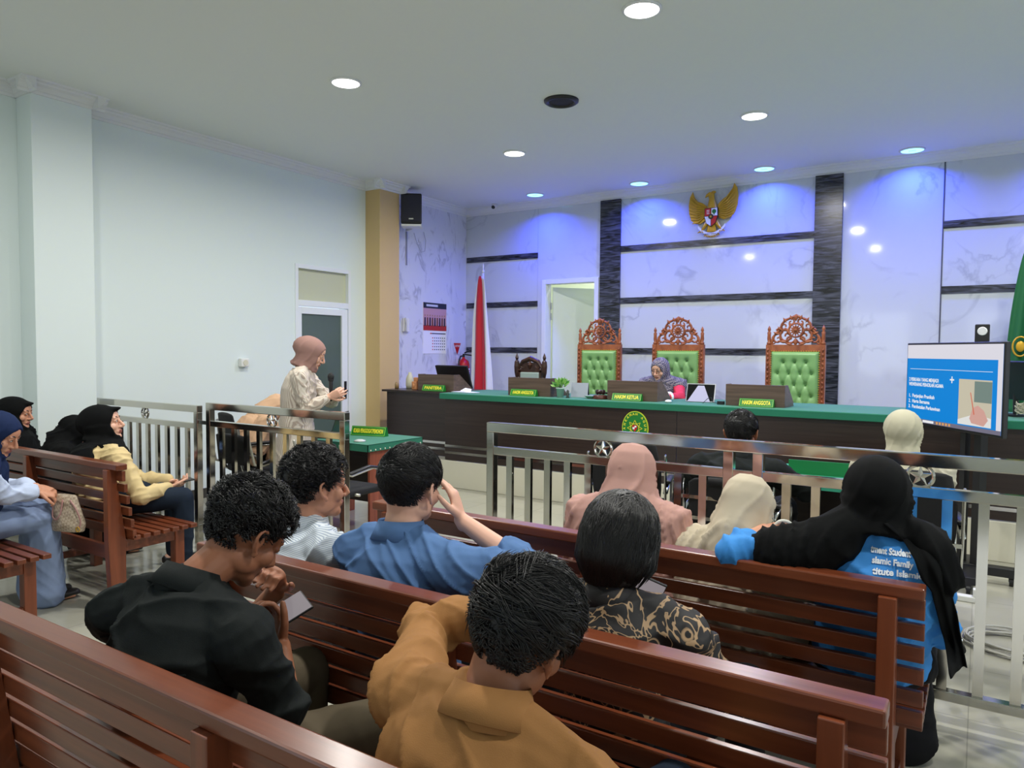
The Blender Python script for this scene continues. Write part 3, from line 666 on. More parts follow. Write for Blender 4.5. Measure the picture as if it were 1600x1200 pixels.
# small objects on the desk
t = thing('white_bottle', 'tall white bottle at the left end of the desk', 'bottle', (-6.02, 6.98, TZ)); b = MB(); b.lathe((0, 0, 0), [(0.001, 0), (0.045, 0), (0.052, 0.04), (0.05, 0.12), (0.032, 0.17), (0.022, 0.19), (0.022, 0.205), (0.001, 0.205)], 20); b.obj('vessel', mat('milky_glass', rgb(196, 192, 168), 0.3), t, smooth=True)
t = thing('small_jar', 'small brownish jar left of the tall white bottle', 'jar', (-6.13, 6.86, TZ)); b = MB(); b.lathe((0, 0, 0), [(0.001, 0), (0.025, 0), (0.028, 0.05), (0.018, 0.075), (0.014, 0.085), (0.001, 0.085)], 18); b.obj('vessel', mat('brown_glass', rgb(150, 122, 80), 0.3), t, smooth=True)
t = thing('carved_pen_box', 'small orange wooden carved block beside the leftmost walnut box', 'ornament', (-5.80, 6.84, TZ)); b = MB(); b.bb(-0.05, 0.03, -0.03, 0.03, 0, 0.10); b.bb(-0.03, 0.03, -0.02, 0.02, 0.10, 0.15); b.ell((-0.02, -0.03, 0.05), (0.02, 0.01, 0.03)); b.obj('block', mat('orange_wood', rgb(206, 140, 92), 0.5), t, bevel=0.01)
t = thing('loose_papers', 'crumpled white papers right of the leftmost walnut box', 'paper', (-5.0, 6.80, TZ))
b = MB(); b.prism([(-0.18, -0.06), (0.10, -0.10), (0.18, 0.0), (0.02, 0.08), (-0.15, 0.05)], 0.004, Matrix.Identity(4)); b.prism([(-0.06, -0.05), (0.07, -0.03), (0.03, 0.05), (-0.05, 0.04)], 0.004, Matrix.Translation((0, 0, 0.02)) @ Matrix.Rotation(0.35, 4, 'X') @ Matrix.Rotation(0.2, 4, 'Y')); b.obj('sheets', PAPER, t)
t = thing('potted_plant', 'small green plant in a white pot on the judges desk', 'plant', (-3.70, 6.68, TZ))
b = MB(); b.lathe((0, 0, 0), [(0.001, 0), (0.033, 0), (0.042, 0.09), (0.047, 0.09), (0.047, 0.10), (0.038, 0.10), (0.036, 0.085), (0.001, 0.085)], 22); b.obj('pot', mat('mint_pot', rgb(204, 226, 212), 0.35), t, smooth=True)
b = MB(); rnd = random.Random(5)
for i in range(90):
    th = rnd.uniform(0, 2 * PI); el = rnd.uniform(0.05, 1.35); r_ = rnd.uniform(0.05, 0.105)
    c = Vector((math.cos(th) * math.cos(el) * r_, math.sin(th) * math.cos(el) * r_, 0.115 + math.sin(el) * r_ * 0.75)); d = (c - Vector((0, 0, 0.08))).normalized()
    s_ = d.orthogonal().normalized() * 0.013; e_ = d.cross(s_).normalized() * 0.002
    b.add([c - d * 0.02, c + s_ - e_, c + d * 0.03, c - s_ + e_], [(0, 1, 2, 3)], mi=i % 2)
o = b.obj('leaves', [mat('leaf_green', rgb(84, 150, 56), 0.5), mat('leaf_pale', rgb(150, 196, 104), 0.5)], t); s = o.modifiers.new('s', 'SOLIDIFY'); s.thickness = 0.0015
b = MB(); rnd = random.Random(6)
for i in range(14): th = rnd.uniform(0, 6.28); b.loft([(0, 0, 0.08), (0.03 * math.cos(th), 0.03 * math.sin(th), 0.13), (0.06 * math.cos(th), 0.06 * math.sin(th), 0.16)], 0.002, n=5)
b.obj('stems', mat('stem_green', rgb(70, 110, 50), 0.6), t)
t = thing('tent_calendar', 'folding desk calendar standing between the plant and the gavel', 'calendar', (-3.56, 6.86, TZ), 0.25)
b = MB(); b.prism([(0, 0), (0.012, 0), (0.052, 0.15), (0.044, 0.15)], 0.18, frame((-0.09, -0.05, 0), (0, 1, 0), (0, 0, 1))); b.obj('front_page', mat('calendar_grey', rgb(150, 156, 170), 0.5), t)
b = MB(); b.prism([(0.045, 0.15), (0.055, 0.15), (0.10, 0), (0.088, 0)], 0.18, frame((-0.09, -0.05, 0), (0, 1, 0), (0, 0, 1))); b.obj('back_board', BLACKPL, t)
t = thing('desk_ornament', 'tiny dark metal figurine beside the plant pot', 'ornament', (-3.60, 6.66, TZ)); b = MB(); b.lathe((0, 0, 0), [(0.001, 0), (0.022, 0), (0.012, 0.015), (0.02, 0.035), (0.012, 0.055), (0.016, 0.07), (0.001, 0.085)], 14); b.obj('figure', mat('dark_metal', rgb(90, 90, 88), 0.3, 0.7), t, smooth=True)
t = thing('glass_bowl', 'low pale bowl left of the gavel', 'bowl', (-3.36, 6.72, TZ)); b = MB(); b.lathe((0, 0, 0), [(0.001, 0), (0.035, 0), (0.075, 0.028), (0.078, 0.03), (0.034, 0.006), (0.001, 0.006)], 24); b.obj('dish', mat('pale_dish', rgb(206, 220, 200), 0.2), t, smooth=True)
t = thing('gavel', 'dark wooden gavel resting on its round sounding block', 'gavel', (-3.245, 6.70, TZ))
b = MB(); b.lathe((0, 0, 0), [(0.001, 0), (0.075, 0), (0.078, 0.01), (0.07, 0.02), (0.074, 0.032), (0.06, 0.04), (0.001, 0.04)], 28); b.obj('sounding_block', mat('block_wood', rgb(84, 40, 30), 0.3), t, smooth=True)
b = MB(); b.lathe((0, 0, 0.07), [(0.001, -0.045), (0.024, -0.045), (0.027, -0.03), (0.02, -0.02), (0.026, 0), (0.02, 0.02), (0.027, 0.03), (0.024, 0.045), (0.001, 0.045)], 18, 'x'); b.obj('head', mat('gavel_wood', rgb(42, 20, 16), 0.25), t, smooth=True)
b = MB(); b.cyl((0, 0, 0.07), (0.06, 0.16, 0.045), 0.007, 0.01); b.obj('handle', mat('gavel_wood', rgb(42, 20, 16), 0.25), t)
t = thing('tablet', 'tablet standing tilted in a cover to the right of the woman judge', 'tablet', (-2.28, 6.90, TZ), 0.1)
b = MB(); M = Matrix.Rotation(math.radians(-22), 4, 'X'); b.box((0, 0, 0.095), (0.28, 0.010, 0.19), None); b.v = [tuple(M @ Vector(p)) for p in b.v]; b.obj('slab', mat('silver_tablet_edge', rgb(170, 172, 180), 0.3, 0.5), t, bevel=0.004)
b = MB(); b.bb(-0.13, 0.13, -0.0065, -0.0055, 0.01, 0.18); b.v = [tuple(M @ Vector(p)) for p in b.v]; b.obj('dark_face', GLASSDARK, t)
b = MB(); b.prism([(-0.12, 0.0), (0.10, 0.0), (0.03, 0.165), (-0.03, 0.165)], 0.004, frame(M @ Vector((0, -0.008, 0.0)), (1, 0, 0), M @ Vector((0, 0, 1)))); b.obj('lilac_cover', mat('lilac_cover', rgb(176, 172, 206), 0.5), t)
t = thing('computer_mouse', 'small white computer mouse by the middle walnut box', 'mouse', (-2.50, 6.64, TZ)); b = MB(); b.ell((0, 0, 0.012), (0.03, 0.045, 0.016)); b.obj('shell', PAPER, t, smooth=True)
t = thing('black_cable', 'thin black cable with plug left of the rightmost walnut box', 'cable', (-2.05, 6.72, TZ))
b = MB(); b.loft([(-0.14, 0, 0.005), (-0.10, 0.02, 0.05), (-0.06, 0, 0.06), (-0.04, -0.02, 0.02), (0.0, 0, 0.008)], 0.003, n=6); b.box((0.03, 0, 0.015), (0.06, 0.04, 0.03)); b.obj('lead', BLACKPL, t)

# ================================================================== CHAIRS BEHIND THE DESK
def spiral(mb, c, r0, a0, turns, sgn, rad, y=0.0, n=16):
    pts = []; rr = []
    for i in range(n + 1):
        f = i / n; a = a0 + sgn * 2 * PI * turns * f; r = r0 * (1 - f * 0.82)
        pts.append((c[0] + r * math.cos(a), y, c[1] + r * math.sin(a))); rr.append(rad * (1 - 0.35 * f))
    mb.loft(pts, rr, side=(0, 1, 0), n=7)
def leafblob(mb, c, a, l, w, y=-0.012):
    d = Vector((math.cos(a), 0, math.sin(a))); c = Vector((c[0], y, c[1]))
    mb.loft([c - d * l / 2, c, c + d * l / 2], [0.004, w, 0.003], n=7)
def throne_crest(w):
    b = MB(); h = w / 2
    for s in (-1, 1):
        for (cx, cz, r0, a0, tn, sg, rad) in [(0.36, 0.09, 0.075, 1.4, 1.2, -1, 0.014), (0.70, 0.06, 0.055, 1.6, 1.1, -1, 0.012), (0.44, 0.19, 0.055, 2.6, 1.1, 1, 0.012), (0.20, 0.235, 0.045, 0.6, 1.1, 1, 0.011), (0.62, 0.135, 0.04, 0.5, 1.0, 1, 0.010), (0.22, 0.06, 0.05, 3.4, 1.0, 1, 0.012), (0.87, 0.03, 0.03, 1.2, 1.0, -1, 0.010)]:
            a = a0 if s > 0 else PI - a0
            spiral(b, (s * cx * h, cz), r0, a, tn, sg * s, rad)
        pts = [(s * h * x, 0, z) for x, z in [(0.95, 0.0), (0.90, 0.075), (0.76, 0.125), (0.62, 0.155), (0.56, 0.215), (0.42, 0.255), (0.22, 0.275), (0.0, 0.30)]]
        b.loft(pts, [0.012, 0.014, 0.011, 0.015, 0.011, 0.015, 0.012, 0.016], side=(0, 1, 0), n=7)
        for (x, z, a, l) in [(0.62, 0.165, 0.8, 0.06), (0.44, 0.255, 1.0, 0.055), (0.78, 0.12, 0.4, 0.05), (0.2, 0.28, 1.3, 0.05), (0.5, 0.03, 0.2, 0.10), (0.24, 0.005, 0.3, 0.09), (0.3, 0.13, 1.1, 0.06)]:
            leafblob(b, (s * h * x, z), a if s > 0 else PI - a, l, 0.015)
    for i in range(12):
        a = 2 * PI * i / 12; leafblob(b, (0.036 * math.cos(a), 0.15 + 0.036 * math.sin(a)), a, 0.05, 0.010, -0.018)
    b.ell((0, -0.022, 0.15), (0.018, 0.014, 0.018)); b.torus((0, -0.006, 0.15), 0.07, 0.011, 'y', 28, 7)
    leafblob(b, (0, 0.03), PI / 2, 0.08, 0.03); leafblob(b, (0, 0.28), PI / 2, 0.07, 0.025)
    return b
def tuft_panel(w, h, seed=0, rows=6):
    btn = []; dz = h / (rows + 0.8)
    for r_ in range(rows):
        n = 3 if r_ % 2 == 0 else 4
        for k in range(n): btn.append(((k - (n - 1) / 2) * w * 0.235, h - dz * (r_ + 0.95)))
    segs = [(p, q) for i_, p in enumerate(btn) for q in btn[i_ + 1:] if abs(p[1] - q[1]) > 0.01 and math.hypot(p[0] - q[0], p[1] - q[1]) < 0.165]
    def cr_(x, z):
        m_ = 1.0
        for (a, c), (d, e) in segs:
            ux, uz = d - a, e - c; t_ = max(0, min(1, ((x - a) * ux + (z - c) * uz) / (ux * ux + uz * uz))); m_ = min(m_, math.hypot(x - a - t_ * ux, z - c - t_ * uz))
        return 0.013 * math.exp(-m_ / 0.011)
    nx, nz = 54, 84; V = []; F = []
    bx = np.array([p[0] for p in btn]); bz = np.array([p[1] for p in btn])
    for j in range(nz + 1):
        for i in range(nx + 1):
            x = (i / nx - 0.5) * w; z = j / nz * h
            d2 = (bx - x) ** 2 + (bz - z) ** 2
            e = min(w / 2 - abs(x), z, h - z); edge = min(1, max(0, e) / 0.03) ** 0.5
            dep = float(np.exp(-d2 / (2 * 0.014 ** 2)).sum()) * 0.024 + float(np.exp(-d2 / (2 * 0.035 ** 2)).sum()) * 0.010
            dd = np.sort(d2)[:2]; crease = math.exp(-abs(math.sqrt(dd[0]) - math.sqrt(dd[1])) / 0.008) * 0.004 if dd[1] < 0.011 else 0
            V.append((x, -(0.055 * edge - min(dep + cr_(x, z), 0.036)), z))
    for j in range(nz):
        for i in range(nx):
            a = j * (nx + 1) + i; F.append((a, a + 1, a + nx + 2, a + nx + 1))
    b = MB(); b.add(V, F); bb = MB()
    for x, z in btn: bb.ell((x, -0.024, z), (0.009, 0.006, 0.009), 10, 6)
    return b, bb
def throne(name_label, x, y, rz, w=0.57):
    t = thing('carved_judge_chair', name_label, 'chair', (x, y, 0.305), rz, 'tall carved green leather judge chairs')
    h = w / 2; zt = 1.33
    b = MB()
    for s in (-1, 1):
        b.bb(s * (h - 0.025) - 0.025, s * (h - 0.025) + 0.025, -0.025, 0.03, 0.40, zt)
        for i in range(18): leafblob(b, (s * (h - 0.022), 0.46 + i * 0.048), 1.2 if i % 2 else 1.9, 0.045, 0.012, -0.028)
    b.bb(-h + 0.05, h - 0.05, -0.02, 0.03, 1.26, zt); b.bb(-h + 0.05, h - 0.05, -0.02, 0.03, 0.42, 0.48)
    b.obj('back_frame', CARVED, t, bevel=0.003)
    cr = throne_crest(w - 0.08); cr.v = [(x_, y_, z_ + zt) for x_, y_, z_ in cr.v]; cr.obj('carved_crest', CARVED, t, smooth=True)
    for s in (-1, 1):
        b = MB(); b.lathe((s * (h - 0.025), 0, zt), [(0.001, 0), (0.022, 0), (0.024, 0.02), (0.014, 0.03), (0.02, 0.06), (0.017, 0.10), (0.02, 0.125), (0.010, 0.14), (0.018, 0.155), (0.014, 0.175), (0.001, 0.20)], 16); b.obj('finial', CARVED, t, smooth=True)
    pb, bt = tuft_panel(w - 0.11, 0.79); pb.v = [(a, c - 0.01, d + 0.47) for a, c, d in pb.v]; bt.v = [(a, c - 0.01, d + 0.47) for a, c, d in bt.v]
    o = pb.obj('backrest', GREENLEATHER, t, smooth=True); bt.obj('leather_buttons', mat('green_leather_button', rgb(84, 132, 78), 0.4), o, smooth=True)
    b = MB()
    for s in (-1, 1):
        for i in range(34): b.ell((s * (h - 0.055), -0.026, 0.48 + i * 0.023), (0.006, 0.004, 0.006), 8, 4)
    for i in range(20): b.ell((-h + 0.06 + i * (w - 0.12) / 19, -0.026, 1.262), (0.006, 0.004, 0.006), 8, 4)
    b.obj('brass_studs', GOLD, t, smooth=True)
    b = MB(); b.bb(-h + 0.01, h - 0.01, -0.50, 0.0, 0.36, 0.42); b.obj('seat_frame', CARVED, t, bevel=0.006)
    b = MB(); b.bb(-h + 0.03, h - 0.03, -0.49, -0.03, 0.42, 0.50); b.obj('seat', GREENLEATHER, t, bevel=0.03, seg=4)
    for s in (-1, 1):
        for yy in (-0.46, 0.0):
            b = MB(); b.lathe((s * (h - 0.035), yy, 0), [(0.001, 0), (0.02, 0), (0.03, 0.05), (0.022, 0.12), (0.034, 0.24), (0.03, 0.37), (0.001, 0.37)], 14); b.obj('leg', CARVED, t, smooth=True)
        b = MB(); b.loft([(s * (h - 0.02), 0, 0.68), (s * (h - 0.01), -0.2, 0.70), (s * (h - 0.01), -0.42, 0.68), (s * (h - 0.01), -0.46, 0.63)], [0.022, 0.025, 0.028, 0.02]); b.cyl((s * (h - 0.02), -0.40, 0.4), (s * (h - 0.02), -0.40, 0.67), 0.02); b.obj('armrest', CARVED, t, smooth=True)
    return t
throne('empty tall carved green chair directly in front of the left dark pilaster, beside the doorway', -3.86, 7.93, 0.10, 0.55)
throne('tall carved green leather chair occupied by the woman judge, the middle one', -2.88, 7.93, 0.0, 0.60)
throne('empty tall carved green chair at the right, before the right dark pilaster', -1.62, 7.93, 0.0, 0.585)
# small dark carved chair
t = thing('small_carved_chair', 'low dark carved wooden chair with a grey seat back behind the left walnut box', 'chair', (-4.72, 7.75, 0.305))
b = MB()
for s in (-1, 1): b.lathe((s * 0.20, 0, 0.35), [(0.001, 0), (0.022, 0), (0.022, 0.5), (0.016, 0.56), (0.03, 0.62), (0.036, 0.70), (0.03, 0.76), (0.014, 0.78), (0.022, 0.81), (0.016, 0.83), (0.001, 0.87)], 14)
b.bb(-0.18, 0.18, -0.015, 0.02, 0.98, 1.02)
for s in (-1, 1): b.bb(s * 0.15 - 0.018, s * 0.15 + 0.018, -0.015, 0.02, 0.5, 1.0); b.bb(s * 0.2 - 0.02, s * 0.2 + 0.02, -0.40, 0, 0.36, 0.42); spiral(b, (s * 0.10, 1.06), 0.05, 1.5 if s > 0 else PI - 1.5, 1.1, -s, 0.02)
b.loft([(-0.17, 0, 1.03), (-0.11, 0, 1.11), (0, 0, 1.15), (0.11, 0, 1.11), (0.17, 0, 1.03)], [0.02, 0.03, 0.034, 0.03, 0.02], side=(0, 1, 0), n=8)
b.bb(-0.12, 0.12, -0.012, 0.012, 1.0, 1.10); leafblob(b, (0, 1.07), PI / 2, 0.12, 0.035)
b.obj('back_frame', DARKCARVED, t, smooth=False, bevel=0.002)
b = MB(); b.bb(-0.135, 0.135, -0.035, 0.0, 0.5, 0.98); b.obj('backrest', mat('grey_green_upholstery', rgb(150, 166, 162), 0.6), t, bevel=0.015)
b = MB(); b.bb(-0.2, 0.2, -0.42, -0.02, 0.38, 0.46); b.obj('seat', mat('grey_green_upholstery', rgb(150, 166, 162), 0.6), t, bevel=0.02)
for s in (-1, 1):
    for yy in (-0.38, 0.0): b = MB(); b.cyl((s * 0.2, yy, 0), (s * 0.2, yy, 0.37), 0.018, 0.024); b.obj('leg', DARKCARVED, t)

# ================================================================== STEEL RAILINGS
RY = 3.48
def star_medallion(t, x, z, R=0.048):
    b = MB(); b.torus((x, 0, z), R, 0.008, 'y', 32, 8)
    pts = [(R * (0.95 if i % 2 == 0 else 0.36) * math.sin(i * PI / 5), R * (0.95 if i % 2 == 0 else 0.36) * math.cos(i * PI / 5)) for i in range(10)]
    b.prism(pts, 0.012, frame((x, 0.006, z), (1, 0, 0), (0, 0, 1)))
    for i in range(0, 10, 2): b.add([(x, -0.012, z), (x + pts[i - 1][0], -0.006, z + pts[i - 1][1]), (x + pts[i][0], -0.006, z + pts[i][1]), (x + pts[(i + 1) % 10][0], -0.006, z + pts[(i + 1) % 10][1])], [(0, 1, 2), (0, 2, 3)])
    b.obj('star_medallion', STEEL, t, auto=0.6)
def railing(label, x0, x1, posts, star, z=0.0, pitch=0.135, feet=True, group='polished steel railing sections'):
    t = thing('steel_railing', label, 'railing', (x0, RY, 0), group=group); w = x1 - x0
    b = MB(); b.bb(0, w, -0.025, 0.025, 1.075 + z, 1.130 + z); b.obj('top_rail', STEEL, t, bevel=0.004)
    b = MB(); b.bb(0, w, -0.02, 0.02, 0.945 + z, 0.990 + z); b.obj('middle_rail', STEEL, t, bevel=0.003)
    b = MB(); b.bb(0, w, -0.025, 0.025, 0.115, 0.155); b.obj('bottom_rail', STEEL, t, bevel=0.003)
    for p in posts:
        b = MB(); b.bb(p - x0 - 0.024, p - x0 + 0.024, -0.024, 0.024, 0.0, 1.075 + z); b.obj('post', STEEL, t, bevel=0.003)
    xs = []; ps = sorted(posts)
    for a, c in zip(ps[:-1], ps[1:]):
        if c - a < 0.3: continue
        n = max(1, round((c - a) / pitch)); xs += [a + (c - a) * i / n for i in range(1, n)]
    for x in xs:
        b = MB(); b.bb(x - x0 - 0.019, x - x0 + 0.019, -0.012, 0.012, 0.155, 0.945 + z); b.obj('baluster', STEEL, t)
    for s_ in star: star_medallion(t, s_ - x0, 1.032 + z)
    return t
railing('steel railing section against the left wall, behind the woman in the cream sweater', -6.75, -5.17, [-6.725, -5.195], [-5.93], -0.03)
t = railing('steel railing gate section in front of the standing speaker', -5.06, -3.55, [-5.035, -3.575], [-4.31], 0.0, 0.142)
b = MB(); b.bb(-0.11, 0.0, -0.015, 0.015, 0.955, 0.985); b.obj('latch', CHROME, t)
railing('long steel railing section from the aisle past the right edge, behind the front bench', -2.40, 1.6, [-2.375, -1.0, -0.862, 1.3], [-1.665, -0.20], 0.005, 0.125)

# ================================================================== WOODEN BENCHES
# local: x = 0 at the right end running to -L, y = 0 at the back of the top rail, +y = forward
def bench(label, x, y, L=2.16, first=None):
    t = thing('wooden_bench', label, 'bench', (x, y, 0), group='slatted reddish wooden benches')
    b = MB(); b.bb(-L, 0, -0.005, 0.062, 0.835, 0.872); b.obj('top_rail', REDWOOD, t, bevel=0.006)
    zs = [0.80, 0.728, 0.656, 0.584, 0.512, 0.445]
    for i, z in enumerate(zs):
        yy = 0.028 + 0.012 * i
        b = MB(); b.box((-L / 2, yy + 0.011, z), (L, 0.022, 0.048 if i else 0.062)); b.obj('back_slat', REDWOOD, t, bevel=0.003)
    for px in (-0.095, -L / 2 + 0.0, -L + 0.095):
        b = MB(); b.prism([(0.0, 0.0), (0.085, 0.0), (0.085, 0.42), (0.028, 0.835), (-0.02, 0.835), (-0.02, 0.42)], 0.05, frame((px - 0.025, 0, 0), (0, 1, 0), (0, 0, 1))); b.obj('post', REDWOOD_SIDE, t, bevel=0.003)
        b = MB(); b.bb(px - 0.03, px + 0.03, 0.40, 0.46, 0.0, 0.405); b.obj('leg', REDWOOD_SIDE, t, bevel=0.003)
        b = MB(); b.bb(px - 0.022, px + 0.022, 0.085, 0.40, 0.335, 0.408); b.obj('seat_support', REDWOOD, t, bevel=0.003)
        b = MB(); b.bb(px - 0.02, px + 0.02, 0.085, 0.40, 0.10, 0.15); b.obj('side_stretcher', REDWOOD, t, bevel=0.003)
    for i in range(7):
        yy = 0.115 + i * 0.062
        b = MB(); b.box((-L / 2, yy, 0.422), (L, 0.044, 0.026)); b.obj('seat_slat', REDWOOD, t, bevel=0.003)
    b = MB(); b.bb(-L + 0.12, -0.12, 0.0, 0.025, 0.30, 0.385); b.obj('back_stretcher', REDWOOD, t, bevel=0.003)
    return t
B1 = bench('reddish wooden bench nearest the camera, its top rail crossing the lower left corner', -0.12, 0.815)
dup(B1, (-0.13, 1.525, 0), 0, 'second reddish wooden bench from the camera, behind which the blue and striped shirts sit')
dup(B1, (-0.115, 2.385, 0), 0, 'front reddish wooden bench at the right, closest to the steel railing')
dup(B1, (-4.19, 2.285, 0), 0, 'left wooden bench seating the three women in black head scarves')
dup(B1, (-4.20, 1.42, 0), 0, 'wooden bench at the left edge whose seat corner shows beside the handbag woman')

# ================================================================== TABLES IN THE WELL
CHERRY = wood('cherry_laminate', rgb(120, 58, 42), rgb(158, 84, 62), 0.35, (12, 12, 1.2))
t = thing('petitioner_table', 'small cherry wood table under the KUASA PENGGUGAT/PEMOHON sign', 'table', (-4.68, 4.75, 0))
for s in (-1, 1): b = MB(); b.bb(s * 0.3925 - 0.0125, s * 0.3925 + 0.0125, -0.30, 0.31, 0, 0.735); b.obj('side_panel', CHERRY, t, bevel=0.002)
b = MB(); b.bb(-0.38, 0.38, -0.05, -0.03, 0.2, 0.735); b.obj('modesty_panel', DARKWOOD, t)
b = MB(); b.bb(-0.42, 0.42, -0.34, 0.34, 0.735, 0.755); b.obj('tabletop', CHERRY, t, bevel=0.002)
b = MB(); b.bb(-0.432, 0.432, -0.352, 0.352, 0.756, 0.761); b.bb(-0.432, 0.432, -0.352, -0.346, 0.70, 0.76); b.bb(0.426, 0.432, -0.352, 0.352, 0.70, 0.76); b.bb(-0.432, -0.426, -0.352, 0.352, 0.70, 0.76); b.bb(-0.432, 0.432, 0.346, 0.352, 0.70, 0.76)
o = b.obj('green_cloth', GREENCLOTH); o.location = (-4.68, 4.75, 0); tag(o, 'green cloth over the small cherry table by the speaker', 'tablecloth')
b = MB()
for i in range(12): b.ell((0.434, -0.32 + i * 0.058, 0.712), (0.004, 0.007, 0.007), 8, 5)
b.obj('brass_tacks', mat('pin_white', rgb(210, 210, 190), 0.3), o)
def sign_plate(label, txt, loc, w, rz=0, h=0.085):
    p = thing('name_plate', label, 'sign', loc, rz)
    b = MB(); b.prism([(0, 0), (0.07, 0), (0.045, h), (0.03, h)], w, frame((-w / 2, 0, 0), (0, 1, 0), (0, 0, 1))); b.obj('plate', SIGNGREEN, p, bevel=0.001)
    nrm = Vector((0, -h, 0.03)).normalized(); Mt = frame(Vector((0, 0.015, h / 2)) + nrm * 0.0012, (1, 0, 0), (0, 0.03, h)); hw, hh = w / 2 - 0.007, h / 2 - 0.006
    b = MB()
    for a, c in (((-hw, -hh), (hw, -hh)), ((hw, -hh), (hw, hh)), ((hw, hh), (-hw, hh)), ((-hw, hh), (-hw, -hh))): b.bar(Mt @ Vector(a + (0,)), Mt @ Vector(c + (0,)), 0.004, 0.003)
    b.obj('border', mat('sign_light_green', rgb(150, 214, 90), 0.4), p)
    text_obj('lettering', txt, 0.055, SIGNYELLOW, Mt, p, 0.0006, 0.0018, width=w * 0.86)
sign_plate('wide green name plate reading KUASA PENGGUGAT/PEMOHON on the small table', 'KUASA PENGGUGAT/PEMOHON', (-4.70, 4.86, 0.761), 0.36, 0.22)
def laptop(label, loc, rz, screen, w=0.33, ang=18, d=0.22, mats=None):
    t = thing('laptop', label, 'laptop', loc, rz)
    sil = mat('dark_silver', rgb(60, 62, 66), 0.35, 0.4)
    b = MB(); b.bb(-w / 2, w / 2, -d, 0, 0, 0.014); b.obj('base', sil, t, bevel=0.003)
    M = Matrix.Translation((0, 0, 0.014)) @ Matrix.Rotation(math.radians(-ang), 4, 'X')
    b = MB(); b.bb(-w / 2, w / 2, 0, 0.006, 0, d); b.v = [tuple(M @ Vector(p)) for p in b.v]; b.obj('lid', sil, t, bevel=0.002)
    b = MB(); b.bb(-w / 2 + 0.008, w / 2 - 0.008, -0.0015, 0, 0.01, d - 0.008); b.v = [tuple(M @ Vector(p)) for p in b.v]; s = b.obj('screen', screen, t)
    b = MB()
    for i in range(6): b.bb(-w / 2 + 0.03, -w / 2 + 0.03 + [0.2, 0.16, 0.22, 0.12, 0.18, 0.1][i], -0.003, -0.002, 0.04 + i * 0.024, 0.05 + i * 0.024)
    b.v = [tuple(M @ Vector(p)) for p in b.v]; b.obj('screen_content', emit('screen_text_pale', (0.5, 0.62, 0.85, 1), 0.7), s)
    return t
laptop('open laptop with blue page on the small green table in front of the standing woman', (-4.90, 4.66, 0.761), math.radians(-62), emit('screen_blue', (0.06, 0.12, 0.32, 1), 0.9))
t = thing('plastic_puck', 'flat grey plastic puck on the small green table', 'gadget', (-4.46, 4.52, 0.761)); b = MB(); b.lathe((0, 0, 0), [(0.001, 0), (0.05, 0), (0.05, 0.012), (0.02, 0.02), (0.001, 0.022)], 22); b.obj('disc', mat('grey_plastic', rgb(196, 196, 196), 0.4), t, smooth=True)

t = thing('clerk_table', 'long table with teal cloth before the man in black behind the railing', 'table', (-1.12, 5.15, 0))
b = MB(); b.bb(-0.60, 0.60, -0.28, 0.28, 0.73, 0.75); b.obj('tabletop', DARKWOOD, t)
for s in (-1, 1): b = MB(); b.bb(s * 0.57 - 0.015, s * 0.57 + 0.015, -0.26, 0.26, 0, 0.73); b.obj('side_panel', DARKWOOD, t)
b = MB(); b.bb(-0.57, 0.57, 0.2, 0.22, 0.1, 0.73); b.obj('modesty_panel', DARKWOOD, t)
TEAL = mat('teal_table_cloth', rgb(48, 150, 122), 0.7, vary=0.08, vscale=3)
b = MB(); b.bb(-0.61, 0.61, -0.29, 0.29, 0.751, 0.756); b.bb(-0.61, 0.61, -0.295, -0.289, 0.69, 0.756); b.bb(0.606, 0.612, -0.29, 0.29, 0.69, 0.756); b.bb(-0.612, -0.606, -0.29, 0.29, 0.69, 0.756)
o = b.obj('teal_cloth', TEAL); o.location = (-1.12, 5.15, 0); tag(o, 'teal cloth over the table beyond the steel railing', 'tablecloth')
t = thing('green_folder', 'green folder standing upright on the teal table right of the man in black', 'folder', (-0.86, 5.02, 0.757), 0.0); b = MB(); b.bar((-0.19, 0, 0.045), (0.19, 0.03, 0.045), 0.09, 0.012); b.obj('cover', mat('folder_green', rgb(18, 116, 62), 0.5), t)
t = thing('document_tray', 'small teal folder with white label at the left end of the teal table', 'folder', (-1.62, 5.0, 0.757)); b = MB(); b.bb(-0.09, 0.09, -0.06, 0.06, 0, 0.02); b.obj('cover', TEAL, t); b = MB(); b.bb(-0.06, 0.05, -0.04, 0.02, 0.0205, 0.022); b.obj('label_slip', PAPER, t)

